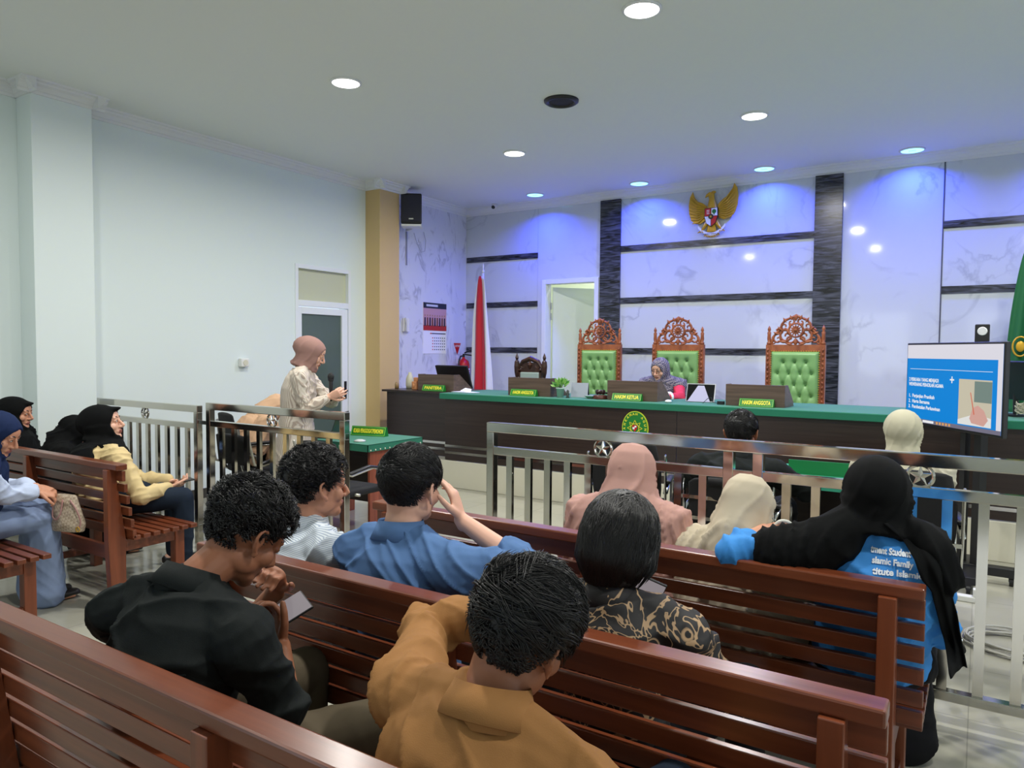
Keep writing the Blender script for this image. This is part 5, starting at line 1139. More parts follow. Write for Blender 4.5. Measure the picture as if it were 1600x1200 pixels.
def person(label, seat, head, yaw=0, hyaw=0, hpitch=0, hroll=0, s=1.0, girl=False, skin=SKIN, arms=None, shirt=None, legs=None, trousers=None,
           hijab=None, hair=None, shoulder_w=0.185, shoulders=None, stand=False, sleeve=1.0, fat=1.0, extra=None, voxel=0.0065, shoe=None, face=False, curve=0.03, skirt=False,
           shirt_amp=0.010, shirt_freq=30, neckpt=None, hipyaw=None, collar=True, shirt_long=0.0, shift=(0, 0, 0), cvox=0.0085, seam=False, fseed=0):
    """seat: hip point resting on the seat or, standing, the pelvis centre. head: centre between the ears."""
    sf = Vector(shift); seat = Vector(seat) + Vector((sf.x, 0, 0)); head = Vector(head) + sf
    if neckpt: neckpt = Vector(neckpt) + sf
    if shoulders: shoulders = [Vector(q) + sf for q in shoulders]
    for a_ in (arms or {}).values():
        for k_ in ('elbow', 'hand'):
            if k_ in a_: a_[k_] = Vector(a_[k_]) + sf
    if skirt and legs is None: legs = {'L': (-0.02, 0.0), 'R': (-0.02, 0.0)}
    RT = rotm(yaw); fw = RT @ Vector((0, 1, 0)); rt = RT @ Vector((1, 0, 0)); up = Vector((0, 0, 1))
    R = rotm(hyaw, hpitch, hroll)
    base = Vector((seat.x, seat.y, 0)) if stand else Vector((seat.x, seat.y, seat.z))
    t = thing('person', label, 'person', base)
    hip = seat + up * (0.0 if stand else 0.095 * s)
    neck_top = head + R @ Vector((0, -0.018, -0.075)) * s
    nb = Vector(neckpt) if neckpt else neck_top + (Vector((0, 0, -0.045)) + (hip - neck_top).normalized() * 0.02 - fw * 0.02) * s   # base of the neck
    axis = (nb - hip); L = axis.length
    back = (-fw - axis.normalized() * (-fw).dot(axis.normalized())).normalized()
    mid = hip + axis * 0.5 + back * curve
    sp = catmull([hip, mid, nb], 6)
    shc = nb - axis.normalized() * 0.055 * s
    if shoulders is not None: SL, SR = Vector(shoulders[0]), Vector(shoulders[1])
    else: SL, SR = shc - rt * shoulder_w * s, shc + rt * shoulder_w * s
    rt_s = (SR - SL).normalized()
    k = len(sp); K = 1.0 if not girl else 0.93
    TA = [0.165, 0.155, 0.140, 0.150, 0.160, 0.148, 0.088]; TB = [0.115, 0.108, 0.100, 0.108, 0.112, 0.098, 0.062]
    def torso(mb, off, fatk, n=26):
        rr = [((interp(TA, i, k) * s * K * fatk + off), (interp(TB, i, k) * s * K * fatk + off)) for i in range(k)]
        mb.loft(sp, rr, side=rt, n=n, cap='flat')
        mb.loft(catmull([SL, shc + (nb - shc) * 0.25 - back * 0.0, SR], 5), [(0.052 * s * K + off, 0.060 * s * K + off)] * 4 + [(0.06 * s * K + off, 0.068 * s * K + off)] * 3 + [(0.052 * s * K + off, 0.060 * s * K + off)] * 4, side=up, n=16)
        for S_ in (SL, SR): mb.loft([nb + (S_ - nb) * 0.12, S_ + up * 0.012 * s], [0.042 * s + off, 0.040 * s + off], n=12)
    arms = arms or {}
    arm_pts = {}
    for sd, S_ in (('L', SL), ('R', SR)):
        a = arms.get(sd, dict(hand=S_ + fw * 0.28 * s - up * 0.30 * s, pole=-up - fw * 0.3))
        if 'elbow' in a: El = Vector(a['elbow']); Wr = Vector(a['hand'])
        else: El, Wr = ik(S_, Vector(a['hand']), 0.285 * s, 0.245 * s, a.get('pole', (0, -0.2, -1)))
        arm_pts[sd] = (S_, El, Wr, a)
    # legs
    sides = {}
    hy = rotm(hipyaw if hipyaw is not None else yaw); lf = hy @ Vector((0, 1, 0)); lr = hy @ Vector((1, 0, 0))
    for sd, q in (('L', -1), ('R', 1)):
        H_ = hip + lr * q * 0.085 * s
        if stand: Kn = H_ + Vector((0, 0, -0.43 * s)) + lf * 0.02; An = Vector((H_.x, H_.y, 0.075)) + lr * q * 0.01
        else:
            lg = (legs or {}).get(sd, (0.10, 0.0)); Kn = H_ + lf * 0.43 * s + lr * q * lg[0] + up * (0.01 if len(lg) < 3 else lg[2]); An = Vector((Kn.x, Kn.y, 0.075)) + lf * lg[1] + lr * q * 0.0
        sides[sd] = (H_, Kn, An)
    # ---- body: one continuous surface
    mb = MB(); torso(mb, 0.0, 0.92, 20); add_head(mb, head, R, s, ears=(hijab is None))
    mb.loft([head + R @ Vector((0, -0.022, -0.02)) * s, neck_top, nb, nb - axis.normalized() * 0.06], [(0.056 * s, 0.060 * s), (0.055 * s * K, 0.057 * s * K), (0.060 * s * K, 0.058 * s * K), (0.06 * s, 0.05 * s)], side=rt, n=18)
    for sd, (S_, El, Wr, a) in arm_pts.items():
        mb.loft([S_, S_ + (El - S_) * 0.5, El], [0.046 * s * K, 0.041 * s * K, 0.036 * s * K], n=14); mb.loft([El, El + (Wr - El) * 0.35, Wr], [0.037 * s * K, 0.036 * s * K, 0.0245 * s * K], n=14)
        d = Vector(a.get('dir', Wr - El)); hand(mb, Wr, d, a.get('palm', (0, 0, -1)), s * (0.95 if girl else 1.0), a.get('thumb_side', 1), a.get('curl', (0.5, 0.5, 0.55, 0.6)), a.get('thumb', 0.6))
    for sd, (H_, Kn, An) in sides.items():
        mb.loft([H_, (H_ + Kn) / 2, Kn], [0.078 * s, 0.068 * s, 0.052 * s], n=14); mb.loft([Kn, Kn + (An - Kn) * 0.35, An], [0.052 * s, 0.052 * s, 0.034 * s], n=14)
        mb.loft([An - up * 0.03 - lf * 0.04, An - up * 0.045 + lf * 0.06, An - up * 0.055 + lf * 0.15], [(0.034, 0.034), (0.038, 0.026), (0.034, 0.016)], side=lr, n=12)
    me = remesh(mb, voxel if not face else min(voxel, 0.0042), 2 if not face else 2)
    nf = len(me.polygons); ce = np.empty(nf * 3); me.polygons.foreach_get('center', ce); ce = ce.reshape(-1, 3); Rn = np.array(R); lc = (ce - np.array(head)) @ Rn / s
    mi = np.zeros(nf, int); mi[(np.abs(lc[:, 0]) < 0.023) & (lc[:, 2] < -0.049) & (lc[:, 2] > -0.071) & (lc[:, 1] > 0.081)] = 1
    body = link('body', me, [skin, LIPS], t, base); me.polygons.foreach_set('material_index', mi); me.update()
    if face:
        b = MB(); T = lambda *p: head + R @ (Vector(p) * s)
        for q in (-1, 1):
            b.ell(T(q * 0.030, 0.083, 0.009), (0.011 * s, 0.0085 * s, 0.0055 * s), 14, 10, R, 0); b.ell(T(q * 0.030, 0.0885, 0.0085), (0.0048 * s, 0.0035 * s, 0.0048 * s), 12, 8, R, 1)
            b.loft([T(q * 0.018, 0.088, 0.012), T(q * 0.030, 0.0915, 0.0155), T(q * 0.042, 0.085, 0.0115)], 0.0018 * s, n=6, mi=1)
        mblink('eyes', b, [EYEW, EYEB], body, base)
        b = MB()
        for q in (-1, 1): b.loft([T(q * 0.014, 0.0895, 0.031), T(q * 0.030, 0.0895, 0.0375), T(q * 0.048, 0.074, 0.033)], [(0.0022 * s, 0.003 * s), (0.003 * s, 0.0035 * s), (0.0015 * s, 0.002 * s)], n=6)
        mblink('eyebrows', b, HAIR, body, base)
    # ---- shirt
    if shirt:
        mb = MB(); off = 0.018; torso(mb, off, fat)
        if shirt_long: mb.loft([hip + axis.normalized() * 0.05, hip - axis.normalized() * shirt_long], [(0.17 * s + off, 0.12 * s + off), (0.19 * s + off, 0.14 * s + off)], side=rt, n=20)
        for sd, (S_, El, Wr, a) in arm_pts.items():
            sl = a.get('sleeve', sleeve)
            if sl <= 1.0:
                e2 = S_ + (El - S_) * sl; mb.loft([S_, S_ + (e2 - S_) * 0.5, e2], [0.068 * s * K, 0.062 * s * K, 0.060 * s * K], n=16)
            else:
                f_ = sl - 1.0; W2 = El + (Wr - El) * f_
                p_ = [S_, S_ + (El - S_) * 0.5, El, El + (W2 - El) * 0.5, W2]
                mb.loft(p_, [(0.068 + 0.01) * s * K, 0.063 * s * K, 0.063 * s * K, 0.054 * s * K, 0.043 * s * K + (0.008 if f_ < 0.85 else 0)], n=16)
                mb.ell(El, (0.061 * s * K,) * 3, 18, 12)
                if f_ < 0.85: mb.loft([W2 - (Wr - El).normalized() * 0.03, W2], [0.058 * s * K, 0.056 * s * K], n=16)
        mb.loft([nb - axis.normalized() * 0.06, nb - axis.normalized() * 0.028, nb + (neck_top - nb).normalized() * 0.002], [0.10 * s * K, 0.084 * s * K, 0.061 * s * K], n=20, cap='flat')
        def disp(co, no):
            d = fold_noise(co, sum(map(ord, label)) % 997 + fseed, shirt_freq, shirt_amp, ((0.35, 0.3, 1), (0.7, 0.2, 0.7), (-0.7, 0.3, 0.8)))
            for sd, (S_, El, Wr, a) in arm_pts.items():
                for P_, rr_, am in ((El, 0.085, 1.0), (S_ + (El - S_) * 0.25, 0.05, 0.45)):
                    w = np.exp(-((co - np.array(P_)) ** 2).sum(1) / (2 * rr_ ** 2)); ax_ = np.array((El - S_).normalized()); ph = (co @ ax_) * 88 + np.sin(co @ np.array([31., 17, 23])) * 2.2
                    d = d + w * ((1 - np.abs(np.sin(ph * 0.5))) ** 2 - 0.3) * 0.011 * am
            return d
        me = remesh(mb, cvox, 3, disp); sh = link('shirt', me, shirt, t, base)
        if collar:
            b = MB(); nd = ((neck_top - nb).normalized() * 0.48 + axis.normalized() * 0.52).normalized(); cr = 0.072 * s * K; N_ = 30; V = []; F = []
            fwd_ = (fw - nd * fw.dot(nd)).normalized(); rts = nd.cross(fwd_) * -1
            for j in range(N_ + 1):
                a_ = math.radians(28) + (2 * PI - math.radians(56)) * j / N_; dr = fwd_ * math.cos(a_) + rts * math.sin(a_); bk = 0.5 - 0.5 * math.cos(a_)
                for (r_, h_) in ((cr + 0.006, -0.030), (cr - 0.008, 0.034), (cr - 0.003, 0.041), (cr + 0.010, 0.012 - 0.010 * (1 - bk)), (cr + 0.022, -0.014 - 0.020 * (1 - bk))):
                    V.append(nb + dr * r_ * (1 + 0.0 * bk) + nd * (h_ * s + 0.006))
            for j in range(N_):
                for i in range(4): a_ = j * 5 + i; F.append((a_, a_ + 5, a_ + 6, a_ + 1))
            b.add(V, F); o = mblink('collar', b, shirt, sh, base); m_ = o.modifiers.new('s', 'SOLIDIFY'); m_.thickness = 0.004
        if seam:
            bpy.context.view_layer.update(); bt = BVHTree.FromObject(sh, bpy.context.evaluated_depsgraph_get()); pts = []
            an = axis.normalized()
            for i in range(41):
                f = i / 20.0 - 1; q_ = nb - an * (0.105 + 0.02 * f * f) + (SR - SL) * 0.5 * f * 0.92; o_ = q_ + back * 0.4 - base
                h_ = bt.ray_cast(o_, -back)
                if h_[0] is not None: pts.append(h_[0] + back * 0.0012 + base)
            if len(pts) > 5:
                b = MB(); b.loft(pts, 0.0022, n=6); mblink('back_seam', b, shirt, sh, base)
    else: sh = None
    # ---- trousers or skirt
    if trousers:
        mb = MB(); mb.loft([hip + axis.normalized() * 0.10, hip + up * 0.0, hip - up * 0.03 * s + lf * 0.03], [(0.16 * s, 0.115 * s), (0.17 * s, 0.13 * s), (0.165 * s, 0.095 * s)], side=lr, n=20)
        if skirt:
            Km = (sides['L'][1] + sides['R'][1]) / 2; Am = (sides['L'][2] + sides['R'][2]) / 2
            if stand: mb.loft([hip, Km, Am + up * 0.02], [(0.18, 0.14), (0.19, 0.16), (0.21, 0.18)], side=lr, n=24)
            else:
                mb.loft([hip - up * 0.0, (hip + Km) / 2, Km], [(0.20 * s, 0.105 * s), (0.20 * s, 0.10 * s), (0.19 * s, 0.095 * s)], side=lr, n=24); mb.loft([Km, (Km + Am) / 2, Am + up * 0.0], [(0.18 * s, 0.085 * s), (0.20 * s, 0.10), (0.22 * s, 0.12)], side=lr, n=24)
        else:
            for sd, (H_, Kn, An) in sides.items():
                mb.loft([H_, (H_ + Kn) / 2, Kn], [0.092 * s, 0.082 * s, 0.068 * s], n=16); mb.loft([Kn, Kn + (An - Kn) * 0.35, An + up * 0.02], [0.068 * s, 0.064 * s, 0.055 * s], n=16)
        me = remesh(mb, 0.011, 3, lambda co, no: fold_noise(co, 5 + sum(map(ord, label)) % 91, 22, 0.006)); link('skirt' if skirt else 'trousers', me, trousers, t, base)
    if shoe:
        for sd, (H_, Kn, An) in sides.items():
            b = MB(); A0 = Vector((An.x, An.y, 0.036)); b.loft([A0 - lf * 0.055, A0, A0 + lf * 0.08, A0 + lf * 0.17], [(0.036, 0.032), (0.042, 0.034), (0.047, 0.027), (0.036, 0.020)], side=lr, n=14); mblink('shoe', b, shoe, t, base)
    info = dict(t=t, base=base, head=head, R=R, nb=nb, hip=hip, SL=SL, SR=SR, arm=arm_pts, fw=fw, rt=rt, up=up, s=s, back=back, sides=sides, axis=axis, shirt=sh, shc=shc, body=body)
    if hijab: make_hijab(info, **hijab)
    if hair: make_hair(info, **hair)
    if extra: extra(info)
    return info

def make_hijab(I, mat_, drape=0.30, width=0.23, front=0.30, seed=1, amp=0.006, freq=34, peak=0.0, loose=1.0, tight_neck=False, open_w=0.060, back_only=False, panels=(), thick=0.0, vol=1.0, base_r=0.105):
    head, R, s, nb, shc, rt, fw, up = I['head'], I['R'], I['s'], I['nb'], I['shc'], I['rt'], I['fw'], I['up']
    T = lambda *p: head + R @ (Vector(p) * s)
    b = MB()
    b.ell(T(0, -0.016 - 0.10 * (vol - 1), 0.030), (0.094 * s * (1 + (vol - 1) * .5), 0.114 * s * vol, 0.104 * s), 32, 22, R)
    b.ell(T(0, 0.010, -0.030), (0.085 * s, 0.088 * s, 0.094 * s), 28, 18, R)
    b.ell(T(0, 0.045, 0.045), (0.070 * s, 0.052 * s, 0.058 * s), 24, 16, R)
    b.ell(T(0, 0.036, -0.085), (0.060 * s, 0.056 * s, 0.040 * s), 20, 14, R)
    if peak: b.loft([T(0, 0.03, 0.085), T(0, 0.088 + peak, 0.088)], [(0.062 * s, 0.030 * s), (0.030 * s, 0.008 * s)], side=R @ Vector((1, 0, 0)), n=16)
    if loose > 1.15:
        b.loft([T(0, -0.022, 0.05), T(0, -0.026, -0.02), T(0, -0.030, -0.08), nb + up * 0.015, shc + up * 0.0], [(0.090 * s, 0.104 * s), (0.096 * s, 0.108 * s), (0.090 * s * loose, 0.098 * s * loose), (0.116 * s * loose, 0.102 * s * loose), (0.155 * s * loose, 0.12 * s)], side=rt, n=26)
    else:
        pts_ = [T(0, -0.02, 0.0), T(0, -0.022, -0.07), nb + up * 0.02]; rr_ = [(0.092 * s * loose, 0.102 * s * loose), (0.084 * s * loose, 0.090 * s * loose), (0.098 * s * loose, 0.094 * s * loose)]
        if drape > 0: pts_.append(shc + up * 0.0); rr_.append((0.14 * s, 0.115 * s))
        b.loft(pts_, rr_, side=rt, n=24, cap='round' if drape > 0 else 'flat')
    if drape > 0:
        dn = (I['hip'] - shc).normalized(); wk = width / 0.23
        b.loft([nb + up * 0.02, shc + up * 0.01, shc + dn * drape * 0.5, shc + dn * drape], [(0.10 * s, 0.095 * s), (0.19 * s * wk, 0.14 * s), (0.23 * s * wk, 0.17 * s), (0.24 * s * wk, 0.18 * s)], side=rt, n=30, cap='flat')
        for S_ in ((I['SL'], I['SR']) if drape > 0.15 else ()): b.loft([nb + up * 0.01, S_ + up * 0.018, S_ + dn * drape * 0.6 + (S_ - shc).normalized() * 0.02], [0.085 * s, 0.098 * s, 0.095 * s], n=16)
    if panels: bpy.context.view_layer.update(); bt = BVHTree.FromObject(I['shirt'], bpy.context.evaluated_depsgraph_get())
    for pan in panels:
        if len(pan) > 4:      # let the cloth lie on the back of the garment
            q_ = []
            for (x_, y_, z_) in pan[0]:
                h_ = bt.ray_cast(Vector((x_, y_ - 0.6, z_)) - I['base'], Vector((0, 1, 0))); q_.append((x_, (h_[0].y + I['base'].y - 0.010) if h_[0] is not None else y_, z_))
            pan = (q_,) + tuple(pan[1:4])   # hanging lengths of cloth: (points, half widths, half thickness)
        b.loft(catmull(pan[0], 4), [(interp(pan[1], i, (len(pan[0]) - 1) * 4 + 1), pan[2]) for i in range((len(pan[0]) - 1) * 4 + 1)], side=pan[3], n=18)
    Rn = np.array(R); hn = np.array(head); cz = -0.008
    def disp(co, no):
        lc = (co - hn) @ Rn / s
        az = np.arctan2(lc[:, 0], lc[:, 1]); w = np.clip((lc[:, 2] + 0.14) / 0.25, 0, 1)
        # folds that sweep from the chin round the head, then fall over the shoulders
        w1 = 0.5 * np.sin(lc[:, 2] * 22 + seed) + 0.4 * np.sin(az * 2.3 + seed * 2)
        d1 = (1 - np.abs(np.sin(az * 4.2 + lc[:, 2] * 15 + seed + w1))) ** 3
        d2 = (1 - np.abs(np.sin(az * 5.5 + seed * 1.7 + lc[:, 2] * 7 + w1))) ** 2.5
        d3 = (1 - np.abs(np.sin(lc[:, 2] * 26 + 190 * (lc[:, 0] + 0.03 * np.sin(seed)) ** 2 + seed + 0.7 * np.sin(lc[:, 0] * 12 + seed)))) ** 2.5
        low = np.clip((-lc[:, 2] - 0.05) / 0.07, 0, 1); m1 = np.clip(0.75 + 0.45 * np.sin(lc @ np.array([13., 9, 8]) + seed), 0, 1)
        return amp * ((d1 * m1 * (1 - low) * np.clip((0.12 - lc[:, 2]) / 0.12, 0.15, 1)) * 1.1 + (d2 * 0.7 + d3 * 1.2) * m1 * low - 0.3) + fold_noise(co, seed, freq, amp * 0.3) * low + thick
    def carve(co):
        lc = (co - hn) @ Rn / s
        ex = lc[:, 0] / open_w; ez = (lc[:, 2] - cz) / 0.078; g = np.sqrt(ex ** 2 + ez ** 2)
        return np.where(lc[:, 1] > 0.035, g, 2.0)
    me = remesh(b, 0.0085, 2, disp, carve)
    # clean edge around the face
    n = len(me.vertices); co = np.empty(n * 3); me.vertices.foreach_get('co', co); co = co.reshape(-1, 3); lc = (co - hn) @ Rn / s
    g = np.sqrt((lc[:, 0] / open_w) ** 2 + ((lc[:, 2] - cz) / 0.078) ** 2); m_ = (lc[:, 1] > 0.03) & (g < 1.14)
    k = np.where(g > 1e-3, 1.0 / np.maximum(g, 0.3), 1); sel = m_ & (g < 1.0)
    lc[sel, 0] *= k[sel]; lc[sel, 2] = cz + (lc[sel, 2] - cz) * k[sel]
    lc[m_, 1] -= 0.012 * np.clip((1.14 - g[m_]) / 0.14, 0, 1)
    co = hn + (lc * s) @ Rn.T; me.vertices.foreach_set('co', co.ravel()); me.update()
    o = link('head_scarf', me, mat_, I['t'], I['base']); m2 = o.modifiers.new('s', 'SOLIDIFY'); m2.thickness = 0.003; m2.offset = 1
    I['scarf'] = o
    return o

def make_hair(I, style='short', n=2500, seed=1):
    head, R, s = I['head'], I['R'], I['s']; ex = None; low, front = -0.058, 0.072
    if style == 'curly':
        th = lambda u: 0.007 + 0.030 * max(0, u.z) ** 0.6 + 0.008 * max(0, -u.y) * (1 if u.z > -0.1 else 0.3)
        low, front, bump = -0.050, 0.07, 0.005; L = lambda p: 0.038 if p.z > 0.035 else 0.013; curl = 0.0055; rad = 0.0015; puff = 0.012; comb = (0.1, 0.5, -0.2)
    elif style == 'wavy':
        th = lambda u: 0.008 + 0.022 * max(0, u.z + 0.1) ** 0.7 + 0.004 * max(0, u.y)
        low, bump = -0.064, 0.004; L = lambda p: 0.065 if p.z > 0.03 else 0.014; curl = 0.0022; rad = 0.0015; puff = 0.016; comb = (0.35, 0.7, -0.1)
    elif style == 'bob':
        def ex(mb):
            T = lambda *p: head + R @ (Vector(p) * s)
            mb.loft([T(0, -0.020, 0.05), T(0, -0.022, 0.0), T(0, -0.026, -0.05), T(0, -0.032, -0.10), T(0, -0.036, -0.125)], [(0.094 * s, 0.098 * s), (0.098 * s, 0.100 * s), (0.096 * s, 0.092 * s), (0.072 * s, 0.064 * s), (0.05 * s, 0.04 * s)], side=R @ Vector((1, 0, 0)), n=28)
        th = lambda u: 0.018 + 0.008 * max(0, u.z)
        low, front, bump = -0.03, 0.05, 0.003; L = lambda p: 0.14 if p.z > 0.05 else 0.11; curl = 0.0007; rad = 0.0015; puff = 0.004; comb = (0, -0.25, -1.6)
    else:
        th = lambda u: 0.006 + 0.016 * max(0, u.z + 0.1) ** 0.7
        bump = 0.003; L = lambda p: 0.04 if p.z > 0.03 else 0.013; curl = 0.0012; rad = 0.0013; puff = 0.006; comb = (0.3, 0.7, -0.4)
    me = hair_cap(head, R, s, th, low, front, seed=seed, bump=bump, extra=ex)
    cap = link('hair', me, HAIR, I['t'], I['base'])
    al = lambda p: p.z > hairline(p, -0.055 if style != 'bob' else -0.05, 0.075 if style != 'bob' else 0.06) + 0.004
    b = MB(); hair_strands(b, head, R, s, n, L, rad, curl, seed, comb, puff, al, th, 8, style == 'bob')
    mblink('hair_strands', b, HAIR, cap, I['base'], smooth=True)

# ------------------------------------------------------------------ garments
BLACKSHIRT = mat('black_cotton_shirt', rgb(24, 28, 28), 0.8, bump=0.12, bscale=500, sheen=0.0, spec=0.15)
BROWNSHIRT = mat('ochre_brown_shirt', rgb(152, 108, 64), 0.8, bump=0.12, bscale=500, sheen=0.0, spec=0.15)
BLUESHIRT = mat('steel_blue_shirt', rgb(84, 116, 162), 0.8, bump=0.12, bscale=500, sheen=0.0, spec=0.15)
STRIPES = striped('white_blue_striped_shirt', rgb(210, 217, 223), rgb(150, 164, 184), 175, (0.15, 0.2, 1), 0.62)
STRIPEV = striped('cream_taupe_striped_shirt', rgb(212, 202, 188), rgb(176, 160, 146), 74, (0.84, -0.54, 0.05), 0.55)
BLACKSCARF = mat('black_scarf', rgb(11, 12, 13), 0.9, sheen=0.0, spec=0.15)
NAVYSCARF = mat('navy_scarf', rgb(24, 38, 72), 0.8, sheen=0.0, spec=0.15)
PINKSCARF = mat('dusty_pink_scarf', rgb(182, 142, 132), 0.8, sheen=0.0, spec=0.15)
CREAMSCARF = mat('cream_scarf', rgb(192, 180, 158), 0.8, sheen=0.0, spec=0.15)
IVORYSCARF = mat('ivory_scarf', rgb(186, 181, 158), 0.8, sheen=0.0, spec=0.15)
BEIGESCARF = mat('beige_scarf', rgb(208, 170, 138), 0.8, sheen=0.0, spec=0.15)
ROSESCARF = mat('rose_brown_scarf', rgb(152, 118, 110), 0.8, sheen=0.0, spec=0.15)
CREAMSWEAT = mat('cream_sweatshirt', rgb(208, 186, 138), 0.9, bump=0.15, bscale=400, spec=0.15)
BLUEJACKET = mat('bright_blue_jacket', rgb(64, 140, 214), 0.6, bump=0.05, bscale=300, spec=0.15)
DARKDENIM = mat('dark_denim', rgb(30, 40, 54), 0.8, bump=0.2, bscale=600, spec=0.15)
TAUPETROUSER = mat('taupe_trousers', rgb(92, 82, 66), 0.85, spec=0.15)
BLACKTROUSER = mat('black_trousers', rgb(20, 20, 24), 0.8, spec=0.15)
PALEBLUE = mat('pale_blue_cotton', rgb(186, 198, 224), 0.8, bump=0.1, bscale=300, spec=0.15)
BLUESKIRT = mat('grey_blue_denim_skirt', rgb(140, 158, 194), 0.85, vary=0.2, vscale=8, spec=0.15)
SHOEB = mat('dark_shoe_leather', rgb(24, 22, 22), 0.4)
def batik():
    m, N, L, P = new_mat('black_gold_batik'); v = mapping(N, L, (1, 1, 1))
    vo = N.new('ShaderNodeTexVoronoi'); vo.inputs['Scale'].default_value = 11; L.new(v, vo.inputs['Vector'])
    n = N.new('ShaderNodeTexNoise'); n.inputs['Scale'].default_value = 9; n.inputs['Detail'].default_value = 2; n.inputs['Distortion'].default_value = 2.5; L.new(v, n.inputs['Vector'])
    s = N.new('ShaderNodeMath'); s.operation = 'SUBTRACT'; s.inputs[1].default_value = 0.5; L.new(n.outputs['Fac'], s.inputs[0]); a = N.new('ShaderNodeMath'); a.operation = 'ABSOLUTE'; L.new(s.outputs[0], a.inputs[0])
    r1 = ramp(N, [(0.0, (1, 1, 1, 1)), (0.018, (1, 1, 1, 1)), (0.024, (0, 0, 0, 1))]); L.new(a.outputs[0], r1.inputs[0])
    w = N.new('ShaderNodeMath'); w.operation = 'MULTIPLY'; w.inputs[1].default_value = 26; L.new(vo.outputs['Distance'], w.inputs[0]); sn = N.new('ShaderNodeMath'); sn.operation = 'SINE'; L.new(w.outputs[0], sn.inputs[0])
    r2 = ramp(N, [(0.75, (0, 0, 0, 1)), (0.85, (1, 1, 1, 1))]); L.new(sn.outputs[0], r2.inputs[0]); r3 = ramp(N, [(0.30, (1, 1, 1, 1)), (0.34, (0, 0, 0, 1))]); L.new(vo.outputs['Distance'], r3.inputs[0])
    m2 = N.new('ShaderNodeMath'); m2.operation = 'MULTIPLY'; L.new(r2.outputs[0], m2.inputs[0]); L.new(r3.outputs[0], m2.inputs[1]); mx = N.new('ShaderNodeMath'); mx.operation = 'MAXIMUM'; L.new(r1.outputs[0], mx.inputs[0]); L.new(m2.outputs[0], mx.inputs[1])
    c = N.new('ShaderNodeMix'); c.data_type = 'RGBA'; c.inputs[6].default_value = rgb(18, 15, 18); c.inputs[7].default_value = rgb(168, 138, 104); L.new(mx.outputs[0], c.inputs[0]); L.new(c.outputs[2], P.inputs['Base Color']); P.inputs['Roughness'].default_value = 0.7
    return m
BATIK = batik()
def checker_cloth(name, ca, cb, sc):
    m, N, L, P = new_mat(name); v = mapping(N, L, (1, 1, 1), (0.3, 0.5, 0.4)); c = N.new('ShaderNodeTexChecker'); c.inputs['Scale'].default_value = sc; c.inputs['Color1'].default_value = ca; c.inputs['Color2'].default_value = cb; L.new(v, c.inputs['Vector']); L.new(c.outputs[0], P.inputs['Base Color']); P.inputs['Roughness'].default_value = 0.8
    return m
PLAIDSCARF = checker_cloth('navy_grey_plaid_scarf', rgb(62, 62, 92), rgb(138, 130, 140), 62)
def swirl():
    m, N, L, P = new_mat('blue_swirl_print'); v = mapping(N, L, (1, 1, 1)); w = N.new('ShaderNodeTexWave'); w.inputs['Scale'].default_value = 4; w.inputs['Distortion'].default_value = 9; w.inputs['Detail'].default_value = 1.5; L.new(v, w.inputs['Vector'])
    r = ramp(N, [(0.3, rgb(24, 34, 78)), (0.45, rgb(92, 132, 206)), (0.7, rgb(134, 170, 228))]); L.new(w.outputs['Color'], r.inputs[0]); L.new(r.outputs[0], P.inputs['Base Color']); P.inputs['Roughness'].default_value = 0.75
    return m
BLUESWIRL = swirl()
def floral():
    m, N, L, P = new_mat('white_floral_print'); v = mapping(N, L, (1, 1, 1)); vo = N.new('ShaderNodeTexVoronoi'); vo.inputs['Scale'].default_value = 30; L.new(v, vo.inputs['Vector'])
    r = ramp(N, [(0.2, rgb(150, 100, 100)), (0.26, rgb(206, 196, 188))]); L.new(vo.outputs['Distance'], r.inputs[0]); L.new(r.outputs[0], P.inputs['Base Color']); P.inputs['Roughness'].default_value = 0.8
    return m
FLORAL = floral()
def tree_of(o): return BVHTree.FromObject(o, bpy.context.evaluated_depsgraph_get())

# 1: man in black shirt looking at a phone
def phone_thing(label, c, xd, yd, w=0.074, h=0.158, on=True):
    t = thing('smartphone', label, 'phone', c); M = frame((0, 0, 0), xd, yd)
    b = MB(); b.bb(-w / 2, w / 2, -h / 2, h / 2, -0.008, 0); b.v = [tuple(M @ Vector(p)) for p in b.v]; b.obj('case', BLACKPL, t, bevel=0.003)
    b = MB(); b.bb(-w / 2 + 0.003, w / 2 - 0.003, -h / 2 + 0.004, h / 2 - 0.004, 0.0002, 0.0012); b.v = [tuple(M @ Vector(p)) for p in b.v]; s = b.obj('screen', emit('phone_screen', (0.36, 0.32, 0.34, 1), 0.8) if on else GLASSDARK, t)
    if on:
        b = MB(); b.bb(-0.004, 0.022, -0.028, 0.005, 0.0014, 0.0018); b.v = [tuple(M @ Vector(p)) for p in b.v]; b.obj('picture_tile', emit('phone_tile', (0.03, 0.07, 0.16, 1), 0.9), s)
    return t
